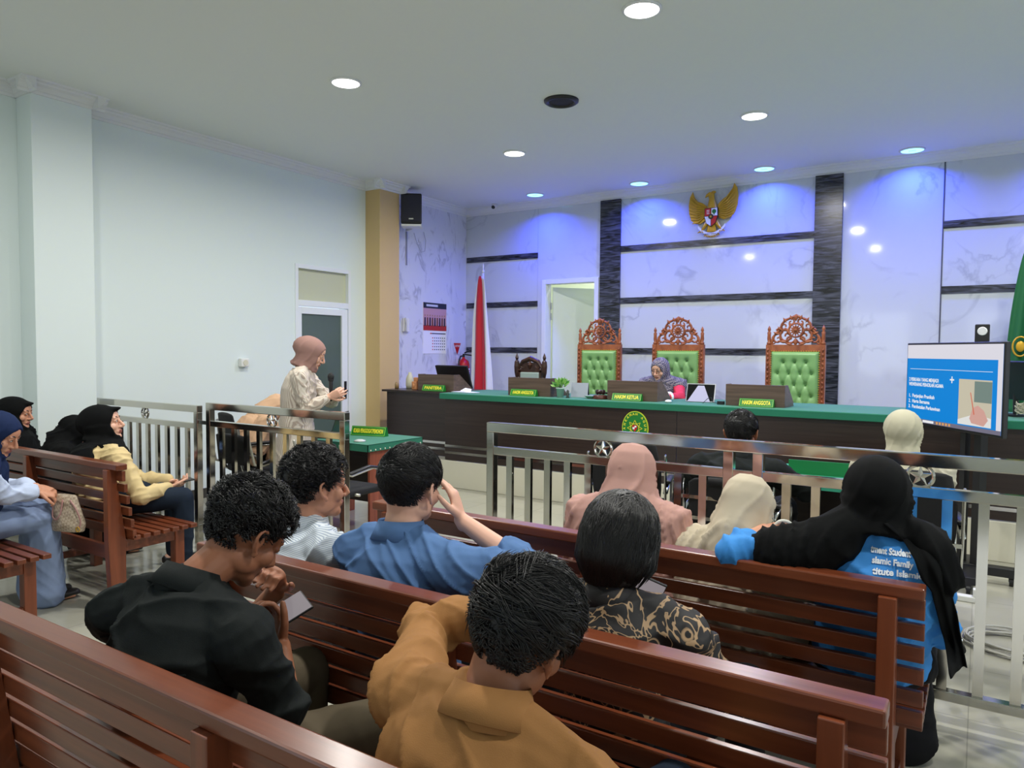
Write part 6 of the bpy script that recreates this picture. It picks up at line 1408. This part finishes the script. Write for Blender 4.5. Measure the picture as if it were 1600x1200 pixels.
P1 = person(cvox=0.0065, seam=True, shirt_amp=0.012, shift=(-0.049, -0.05, -0.031), label='man in black shirt bent over the phone in his right hand', seat=(-1.55, 1.085, 0.435), head=(-1.575, 1.27, 1.085), yaw=8, hyaw=12, hpitch=38, s=1.02, skin=SKIN2, shirt=BLACKSHIRT, trousers=TAUPETROUSER, shoe=SHOEB,
            shoulders=((-1.79, 1.06, 0.90), (-1.385, 1.12, 0.90)), neckpt=(-1.60, 1.12, 0.985), sleeve=1.5, fat=1.08, curve=0.06,
            arms={'R': dict(elbow=(-1.33, 1.19, 0.72), hand=(-1.53, 1.35, 0.775), dir=(-0.25, 0.12, 0.5), palm=(-0.5, -0.75, 0.45), thumb_side=1, curl=(0.7, 0.7, 0.75, 0.8), thumb=0.2, sleeve=1.15),
                  'L': dict(elbow=(-1.80, 1.34, 0.66), hand=(-1.66, 1.44, 0.88), dir=(0.3, -0.3, 0.6), palm=(0.4, -0.9, 0.2), thumb_side=1, curl=(1.1, 1.1, 1.1, 1.1), sleeve=1.5)},
            hair=dict(style='curly', n=4200, seed=3), legs={'L': (0.14, 0.0), 'R': (0.16, 0.05)}, face=True)
phone_thing('black smartphone with lit screen held by the man in the black shirt', (-1.635, 1.35, 0.805), (0.594, -0.093, -0.30), (0.23, 1.34, 0.70))
# 2: man in ochre shirt leaning his head on his arm
P2 = person(cvox=0.0065, seam=True, shirt_amp=0.012, shift=(-0.046, -0.02, -0.035), label='man in ochre brown shirt seated nearest the camera, left arm on the bench rail ahead', seat=(-0.72, 1.085, 0.435), head=(-0.655, 1.14, 1.055), yaw=4, hyaw=6, hpitch=22, hroll=12, s=0.99, skin=SKIN2, shirt=BROWNSHIRT, trousers=DARKDENIM, shoe=SHOEB,
            shoulders=((-0.885, 1.09, 0.905), (-0.49, 1.06, 0.865)), neckpt=(-0.66, 1.05, 0.955), fat=1.08, sleeve=1.6, curve=0.05,
            arms={'L': dict(elbow=(-1.07, 1.38, 0.905), hand=(-0.86, 1.50, 0.985), dir=(0.8, -0.3, 0.35), palm=(0.1, -0.8, -0.6), thumb_side=1, curl=(0.4, 0.4, 0.45, 0.5), sleeve=1.42),
                  'R': dict(elbow=(-0.40, 1.28, 0.64), hand=(-0.50, 1.50, 0.62), sleeve=1.9)},
            hair=dict(style='wavy', n=5200, seed=8), legs={'L': (0.10, 0.0), 'R': (0.12, -0.03, 0.06)})
# 3: curly man in striped shirt
P3 = person(shift=(-0.125, -0.05, -0.058), label='man with curly black hair in a white and blue striped shirt', seat=(-1.93, 1.80, 0.435), head=(-1.915, 1.90, 1.10), yaw=16, hyaw=26, hpitch=2, s=1.02, skin=SKIN, shirt=STRIPES, trousers=BLACKTROUSER, shoe=SHOEB, sleeve=1.8,
            hair=dict(style='curly', n=3800, seed=5), face=True, shoulder_w=0.19)
# 4: man in blue shirt, hand at cheek
P4 = person(cvox=0.0065, seam=True, shirt_amp=0.012, shift=(-0.1, -0.04, -0.045), label='man in steel blue shirt resting his right cheek on his hand', seat=(-1.44, 1.80, 0.435), head=(-1.465, 1.86, 1.14), yaw=2, hyaw=2, hpitch=4, hroll=4, s=1.05, skin=SKIN3, shirt=BLUESHIRT, trousers=BLACKTROUSER, shoe=SHOEB, shoulders=((-1.645, 1.80, 0.915), (-1.235, 1.80, 0.925)),
            arms={'R': dict(elbow=(-1.09, 1.99, 0.90), hand=(-1.345, 1.975, 1.03), dir=(-0.30, -0.04, 0.9), palm=(-1, -0.35, 0.1), thumb_side=1, curl=(0.25, 0.3, 0.35, 0.5), sleeve=1.28),
                  'L': dict(elbow=(-1.68, 1.92, 0.62), hand=(-1.50, 2.12, 0.60), sleeve=1.7)},
            hair=dict(style='short', n=4200, seed=6), legs={'L': (0.06, 0), 'R': (0.16, 0)}, fat=1.04)
# 5: batik
P5 = person(shift=(-0.043, -0.03, -0.019), label='person with black bobbed hair in a black batik top with gold flowers', seat=(-0.76, 1.80, 0.435), head=(-0.775, 1.86, 1.04), yaw=6, hyaw=10, hpitch=16, s=1.02, skin=SKIN, shirt=BATIK, trousers=BLACKTROUSER, shoe=SHOEB, shoulders=((-0.935, 1.80, 0.86), (-0.585, 1.84, 0.83)),
            arms={'R': dict(elbow=(-0.50, 2.0, 0.60), hand=(-0.74, 2.08, 0.70), sleeve=1.7, curl=(0.8, 0.8, 0.8, 0.8), thumb_side=1), 'L': dict(elbow=(-1.0, 1.98, 0.60), hand=(-0.87, 2.06, 0.70), sleeve=1.7, curl=(0.8, 0.8, 0.8, 0.8))},
            hair=dict(style='bob', n=4200, seed=4), girl=True)
phone_thing('pale tablet phone held below the black bobbed hair', (-0.845, 2.06, 0.80), (0.9, 0.3, -0.35), (0.2, -0.4, 0.85), 0.10, 0.17)
# 6: pink scarf
P6 = person(shift=(-0.029, 0, -0.005), label='woman in dusty pink head scarf on the front bench', seat=(-1.14, 2.67, 0.435), head=(-1.145, 2.74, 1.055), yaw=2, hyaw=4, hpitch=6, s=0.98, girl=True, shirt=PINKSCARF, trousers=FLORAL, skirt=True, shoe=SHOEB, collar=False,
            hijab=dict(mat_=PINKSCARF, drape=0.42, width=0.235, seed=2, amp=0.015, loose=1.3), sleeve=1.9)
# 7: cream scarf
P7 = person(shift=(-0.055, -0.04, -0.035), label='woman in cream head scarf on the front bench, head bowed', seat=(-0.66, 2.67, 0.435), head=(-0.655, 2.76, 1.005), yaw=0, hyaw=12, hpitch=16, s=0.97, girl=True, shirt=mat('white_blouse', rgb(200, 194, 188), 0.8), trousers=FLORAL, skirt=True, shoe=SHOEB, collar=False,
            hijab=dict(mat_=CREAMSCARF, drape=0.26, width=0.25, seed=5, amp=0.016, loose=1.22), sleeve=1.9)
# 8: blue jacket
def p8x(I):
    bpy.context.view_layer.update(); tr = tree_of(I['shirt']); base = I['base']
    # long end of the scarf hanging down the right side of the back
    rows = [(1.03, -0.235, -0.16), (0.985, -0.19, -0.125), (0.93, -0.150, -0.085), (0.87, -0.128, -0.060), (0.84, -0.105, -0.056), (0.76, -0.092, -0.043), (0.70, -0.08, -0.033), (0.64, -0.065, -0.020), (0.59, -0.045, -0.010)]
    nv, nu = 36, 18; V = []; F = []; zs_ = [r[0] for r in rows][::-1]; ls_ = [r[1] for r in rows][::-1]; rs_ = [r[2] for r in rows][::-1]
    G = np.full((nv + 1, nu + 1), np.nan)
    for i in range(nv + 1):
        z = 1.03 - 0.44 * i / nv; l_ = float(np.interp(z, zs_, ls_)); r_ = float(np.interp(z, zs_, rs_))
        for j in range(nu + 1):
            x = l_ + (r_ - l_) * j / nu; h_ = tr.ray_cast(Vector((x, 1.9, z)) - base, Vector((0, 1, 0)))
            if h_[0] is not None and h_[0].y + base.y < 2.66: G[i, j] = h_[0].y + base.y
            V.append([x, 0, z])
    for i in range(nv + 1):
        last = 2.49
        for j in range(nu + 1):
            if np.isnan(G[i, j]): G[i, j] = min(last + 0.010, 2.62)
            last = G[i, j]
    for _ in range(6):
        Gp = np.pad(G, 1, mode='edge'); G = (Gp[:-2, 1:-1] + Gp[2:, 1:-1] + Gp[1:-1, :-2] + Gp[1:-1, 2:] + 2 * G) / 6
    for i in range(nv + 1):
        for j in range(nu + 1):
            k_ = i * (nu + 1) + j; f = j / nu; V[k_][1] = G[i, j] - 0.022 - 0.007 * math.sin(f * 11 + i * 0.05) * min(1, i / 8); V[k_] = tuple(V[k_])
    for i in range(nv):
        for j in range(nu): k_ = i * (nu + 1) + j; F.append((k_, k_ + 1, k_ + nu + 2, k_ + nu + 1))
    b = MB(); b.add(V, F); tail = mblink('scarf_tail', b, BLACKSCARF, I['scarf'], base); m_ = tail.modifiers.new('s', 'SOLIDIFY'); m_.thickness = 0.004
    sc = tree_of(I['scarf'])
    WT = mat('white_print', rgb(226, 232, 238), 0.6)
    for txt, z, x0 in (('tment Student  A', 0.940, -0.272), ('slamic Family  L', 0.910, -0.266), ('titute Islamic', 0.880, -0.262)):
        me = text_mesh(txt, 0.026, 0.0, 0.0010, False)
        xs = [v.co.x for v in me.vertices]; kx = 0.135 / (max(xs) - min(xs)); ok = True
        for v in me.vertices:
            px = x0 + v.co.x * kx; pz = z + v.co.y * 1.0; o_ = Vector((px, 2.2, pz)) - base
            h = tr.ray_cast(o_, Vector((0, 1, 0)))
            y_ = (h[0].y if h[0] is not None else 2.5 - base.y) - 0.0035
            v.co = Vector((px - base.x, y_, pz - base.z))
        me.materials.clear(); me.materials.append(WT); o = bpy.data.objects.new('back_lettering', me); COL.objects.link(o); o.parent = I['shirt']
P8 = person(shift=(-0.061, -0.04, 0), label='woman in black head scarf and bright blue jacket, left arm over the bench rail', seat=(-0.225, 2.67, 0.435), head=(-0.215, 2.66, 1.085), yaw=-4, hyaw=-10, hpitch=4, s=1.02, girl=True, skin=SKIN, shirt=BLUEJACKET, trousers=BLACKTROUSER, skirt=True, shoe=SHOEB, collar=False,
            shoulders=((-0.385, 2.58, 0.915), (-0.075, 2.60, 0.905)), fat=1.1, sleeve=1.7,
            arms={'L': dict(elbow=(-0.62, 2.46, 0.885), hand=(-0.555, 2.62, 0.935), dir=(0.4, 0.6, 0.1), palm=(0.2, 0.1, -1), thumb_side=-1, curl=(0.6, 0.6, 0.65, 0.7), sleeve=1.45), 'R': dict(elbow=(-0.02, 2.74, 0.66), hand=(-0.12, 2.95, 0.60), sleeve=1.9)},
            hijab=dict(mat_=BLACKSCARF, drape=0.0, vol=1.06, seed=7, amp=0.011, loose=1.12,
                       panels=[([(-0.35, 2.54, 0.99), (-0.39, 2.52, 0.945), (-0.45, 2.50, 0.91), (-0.555, 2.47, 0.895)], [0.07, 0.088, 0.090, 0.080], 0.086, (0, 0, 1)),
                               ([(-0.16, 2.58, 0.99), (-0.11, 2.58, 0.955), (-0.075, 2.58, 0.86)], [0.055, 0.08, 0.065], 0.050, (0, 1, 0))],
                       base_r=0.085),
            extra=p8x)
t = thing('wristwatch', 'pale wristwatch strap on the left wrist of the woman in the blue jacket', 'watch', (-0.557, 2.612, 0.937)); b = MB(); b.torus((0, 0, 0), 0.031, 0.007, 'y', 24, 8, M=rotm(-12)); b.obj('strap', mat('pale_strap', rgb(206, 206, 196), 0.5), t, smooth=True)
# 9-11: women on the left bench
def flat_top(I): pass
P9 = person(label='woman in cream sweatshirt and black head scarf looking up, holding a phone', seat=(-4.86, 2.56, 0.435), head=(-4.935, 2.61, 1.035), yaw=22, hyaw=46, hpitch=-10, hipyaw=24, s=1.05, girl=True, skin=SKIN3, shirt=CREAMSWEAT, trousers=DARKDENIM, shoe=SHOEB, collar=False, fat=1.15, face=True,
            shoulders=((-5.02, 2.66, 0.83), (-4.66, 2.55, 0.83)), shirt_amp=0.012,
            arms={'R': dict(elbow=(-4.50, 2.60, 0.60), hand=(-4.60, 2.86, 0.61), dir=(0.1, 0.9, 0.05), palm=(-0.3, 0.1, 0.9), thumb_side=1, curl=(0.5, 0.5, 0.5, 0.5)), 'L': dict(elbow=(-4.98, 2.86, 0.62), hand=(-4.74, 2.96, 0.62), palm=(0, 0, 1))}, sleeve=1.93,
            hijab=dict(mat_=BLACKSCARF, drape=0.0, seed=3, amp=0.010, peak=0.02, loose=1.12, vol=1.12, panels=[([(-4.95, 2.50, 0.93), (-4.86, 2.47, 0.88), (-4.78, 2.48, 0.80)], [0.07, 0.08, 0.05], 0.016, (1, 0, 0), 1), ([(-4.90, 2.60, 0.92), (-4.80, 2.60, 0.90), (-4.72, 2.62, 0.86)], [0.09, 0.08, 0.04], 0.03, (0, 1, 0))]))
phone_thing('dark smartphone in the hand of the woman in the cream sweatshirt', (-4.585, 2.98, 0.642), (0.3, 0.9, 0.1), (0.9, -0.3, 0.05), on=False)
t = thing('black_handbag', 'small black bag on the lap of the woman in the cream sweatshirt', 'bag', (-4.60, 2.76, 0.575), math.radians(-60)); b = MB(); b.bb(-0.10, 0.10, -0.025, 0.025, 0, 0.07); b.obj('pouch', mat('black_leather', rgb(16, 16, 18), 0.35), t, bevel=0.018, seg=3)
P10 = person(shift=(-0.43, -0.06, -0.09), label='woman bowed forward in a black head scarf, blue swirl print top, between two others', seat=(-5.20, 2.56, 0.435), head=(-5.24, 2.86, 0.985), yaw=22, hyaw=30, hpitch=45, s=0.98, girl=True, shirt=BLUESWIRL, trousers=BLACKTROUSER, skirt=True, shoe=SHOEB, collar=False,
             hijab=dict(mat_=BLACKSCARF, drape=0.30, width=0.24, vol=1.12, seed=9, amp=0.014, loose=1.25), sleeve=1.9)
P11 = person(shift=(-0.14, -0.13, -0.03), label='woman in black head scarf in profile at the far left of the left bench', seat=(-5.90, 2.56, 0.435), head=(-5.94, 2.70, 1.075), yaw=40, hyaw=52, hpitch=4, s=1.0, girl=True, skin=SKIN, shirt=mat('dark_red_print', rgb(120, 40, 48), 0.8), trousers=BLACKTROUSER, skirt=True, shoe=SHOEB, collar=False, face=True,
             hijab=dict(mat_=BLACKSCARF, drape=0.30, width=0.24, vol=1.14, seed=11, amp=0.010, peak=0.015, loose=1.08), sleeve=1.9)
# 12: navy scarf woman with the handbag
P12 = person(shift=(-0.077, 0, 0), label='woman in navy head scarf and pale blue sleeves at the left edge holding a handbag', seat=(-4.74, 1.70, 0.435), head=(-4.54, 1.86, 1.055), hipyaw=6, yaw=25, hyaw=52, hpitch=26, s=1.0, girl=True, skin=SKIN, shirt=PALEBLUE, trousers=BLUESKIRT, skirt=True, shoe=SHOEB, collar=False, face=True,
             arms={'R': dict(elbow=(-4.48, 1.86, 0.72), hand=(-4.47, 2.02, 0.72), dir=(0.1, 0.6, -0.25), palm=(-0.3, 0.2, -0.9), thumb_side=-1, curl=(0.7, 0.7, 0.75, 0.8), sleeve=1.75), 'L': dict(elbow=(-4.80, 1.90, 0.72), hand=(-4.58, 2.06, 0.73), dir=(0.5, 0.5, -0.2), palm=(0, 0.1, -1), thumb_side=1, curl=(0.6, 0.6, 0.6, 0.6), sleeve=1.8)},
             hijab=dict(mat_=NAVYSCARF, drape=0.22, width=0.22, seed=13, amp=0.009, loose=1.05))
t = thing('patterned_handbag', 'cream patterned handbag with pink strap held in front of the left bench', 'handbag', (-4.53, 2.17, 0.455), math.radians(10))
def bagmat():
    m, N, L, P = new_mat('cream_bag_print'); v = mapping(N, L, (1, 1, 1), (0.5, 0.4, 0.785)); c = N.new('ShaderNodeTexChecker'); c.inputs['Scale'].default_value = 70; c.inputs['Color1'].default_value = rgb(196, 180, 158); c.inputs['Color2'].default_value = rgb(166, 148, 128); L.new(v, c.inputs['Vector']); L.new(c.outputs[0], P.inputs['Base Color']); P.inputs['Roughness'].default_value = 0.55
    return m
b = MB(); b.loft([(0, 0, 0.01), (0, 0, 0.05), (0, 0, 0.14), (0, 0, 0.21), (0, 0, 0.225)], [(0.13, 0.05), (0.135, 0.058), (0.115, 0.045), (0.09, 0.028), (0.085, 0.02)], side=(1, 0, 0), n=26, cap='flat'); me = remesh(b, 0.008, 2, lambda co, no: fold_noise(co, 4, 30, 0.006)); me.materials.clear(); me.materials.append(bagmat()); o = bpy.data.objects.new('bag_body', me); COL.objects.link(o); o.parent = t
b = MB(); b.loft(catmull([(-0.06, -0.045, 0.16), (-0.05, -0.055, 0.10), (-0.02, -0.055, 0.085), (0.01, -0.05, 0.12), (0.02, -0.04, 0.20)], 4), [(0.006, 0.003)] * 17, n=8); b.loft(catmull([(0.07, -0.03, 0.2), (0.12, -0.03, 0.15), (0.14, -0.02, 0.08), (0.125, -0.02, 0.04)], 4), [(0.007, 0.003)] * 13, n=8); b.obj('pink_strap', mat('pink_leather', rgb(196, 150, 146), 0.5), t, smooth=True)
b = MB(); b.torus((0.13, -0.03, 0.035), 0.014, 0.003, 'y', 18, 6); b.obj('metal_ring', GOLD, t, smooth=True)
# 13: standing speaker
def p13x(I): pass
P13 = person(label='woman standing in rose head scarf and cream striped shirt speaking into a microphone', seat=(-4.74, 4.07, 0.86), head=(-4.655, 4.17, 1.51), yaw=48, hyaw=50, hpitch=24, s=1.03, girl=True, skin=SKIN3, shirt=STRIPEV, trousers=mat('beige_trousers', rgb(190, 176, 156), 0.8), shoe=SHOEB, stand=True, collar=False, face=True, fat=1.15, shirt_long=0.22, curve=0.02,
             arms={'R': dict(elbow=(-4.53, 3.99, 1.055), hand=(-4.43, 4.14, 1.165), dir=(0.5, 0.35, 0.25), palm=(-0.5, 0.6, 0.2), thumb_side=-1, curl=(0.25, 0.3, 0.4, 0.5), sleeve=1.85), 'L': dict(elbow=(-4.66, 4.38, 1.10), hand=(-4.50, 4.30, 1.17), dir=(0.5, -0.1, 0.3), palm=(0.3, -0.9, 0), thumb_side=1, curl=(1.1, 1.1, 1.1, 1.1), sleeve=1.9)},
             hijab=dict(mat_=ROSESCARF, drape=0.0, seed=15, amp=0.012, loose=1.05, vol=1.15))
t = thing('microphone', 'black handheld microphone held by the standing woman', 'microphone', (-4.49, 4.22, 1.235))
b = MB(); b.loft([(0.0, 0, -0.10), (0, 0, 0.06)], [0.013, 0.017], n=16); b.obj('handle', BLACKPL, t, smooth=True); b = MB(); b.ell((0, 0, 0.09), (0.027, 0.027, 0.034)); b.cyl((0, 0, 0.055), (0, 0, 0.07), 0.02, 0.026); b.obj('mesh_head', mat('mic_mesh', rgb(24, 24, 26), 0.6, bump=0.6, bscale=600), t, smooth=True)
# 14: bent woman in beige
P14 = person(shift=(-0.026, -0.02, -0.01), label='woman in beige head scarf bent over behind the standing speaker', seat=(-5.62, 4.22, 0.50), head=(-5.50, 4.52, 1.00), yaw=20, hyaw=30, hpitch=50, s=1.0, girl=True, shirt=BEIGESCARF, trousers=BLACKTROUSER, skirt=True, shoe=SHOEB, collar=False,
             hijab=dict(mat_=BEIGESCARF, drape=0.36, width=0.25, seed=17, amp=0.014, loose=1.2), sleeve=1.9, curve=0.08)
# 15: man in black behind the railing
P15 = person(shift=(-0.025, -0.03, -0.045), label='man with short black hair in a black shirt seated at the teal table, back turned', seat=(-1.15, 4.22, 0.50), head=(-1.145, 4.33, 1.115), yaw=0, hyaw=2, hpitch=14, s=1.03, skin=SKIN2, shirt=BLACKSHIRT, trousers=BLACKTROUSER, shoe=SHOEB, sleeve=1.85, fat=1.12, shoulder_w=0.205,
             arms={'L': dict(elbow=(-1.52, 4.45, 0.80), hand=(-1.46, 4.72, 0.80), sleeve=1.8), 'R': dict(elbow=(-0.80, 4.45, 0.80), hand=(-0.86, 4.72, 0.80), sleeve=1.8)}, hair=dict(style='short', n=2600, seed=16))
# 16: cream scarf in office chair
P16 = person(shift=(-0.015, -0.02, 0), label='woman in ivory head scarf and patterned sash seated before the television', seat=(-0.33, 4.34, 0.50), head=(-0.325, 4.42, 1.12), yaw=0, hyaw=0, hpitch=6, s=1.0, girl=True, shirt=mat('ivory_blouse', rgb(196, 190, 170), 0.8), trousers=BLACKTROUSER, skirt=True, shoe=SHOEB, collar=False,
             hijab=dict(mat_=IVORYSCARF, drape=0.10, width=0.18, seed=19, amp=0.012, loose=0.9), sleeve=1.9)
# 17: judge
def p17x(I):
    T = lambda *p: I['head'] + I['R'] @ (Vector(p) * I['s']); b = MB()
    for q in (-1, 1): b.loft([T(q * 0.031 + 0.024 * math.cos(a), 0.100, 0.006 + 0.018 * math.sin(a)) for a in [i * PI / 8 for i in range(16)]], 0.0014, n=5, closed=True); b.bar(T(q * 0.055, 0.099, 0.01), T(q * 0.078, 0.02, 0.012), 0.002, 0.002)
    b.bar(T(-0.008, 0.101, 0.008), T(0.008, 0.101, 0.008), 0.002, 0.002); mblink('glasses', b, BLACKPL, I['t'], I['base'])
    b = MB()
    for sd in ('L', 'R'):
        S_, El, Wr, a = I['arm'][sd]
        for f in (0.55, 0.75): p = El + (Wr - El) * f; d = (Wr - El).normalized(); b.loft([p, p + d * 0.02], [0.061, 0.059], n=18, cap='flat')
    mblink('white_sleeve_bands', b, PAPER, I['shirt'], I['base'])
JRED = mat('red_jacket', rgb(206, 44, 66), 0.7)
P17 = person(shift=(-0.04, -0.05, -0.03), label='woman judge in plaid navy head scarf, glasses and red sleeves in the middle chair', seat=(-2.90, 7.66, 0.80), head=(-2.885, 7.55, 1.385), yaw=178, hyaw=190, hpitch=16, s=1.0, girl=True, skin=SKIN3, shirt=JRED, trousers=BLACKTROUSER, shoe=SHOEB, collar=False, face=True, fat=1.12,
             arms={'L': dict(elbow=(-2.60, 7.40, 1.10), hand=(-2.70, 7.10, 1.12), dir=(-0.3, -0.8, 0), sleeve=1.9), 'R': dict(elbow=(-3.18, 7.40, 1.10), hand=(-3.05, 7.12, 1.12), dir=(0.3, -0.8, 0), sleeve=1.9)},
             hijab=dict(mat_=PLAIDSCARF, drape=0.26, width=0.25, seed=21, amp=0.009, loose=1.05), sleeve=1.9, extra=p17x)
t = thing('pink_strap', 'pink bag strap lying over the seat beside the woman in the cream scarf', 'strap', (-0.86, 2.52, 0.60)); b = MB(); b.loft(catmull([(-0.08, -0.02, 0.03), (-0.1, -0.04, 0.0), (-0.03, -0.05, -0.01), (0.06, -0.03, 0.02), (0.14, 0.0, 0.01)], 4), [(0.012, 0.004)] * 17, n=8); b.obj('band', mat('pink_leather', rgb(196, 150, 146), 0.5), t, smooth=True)
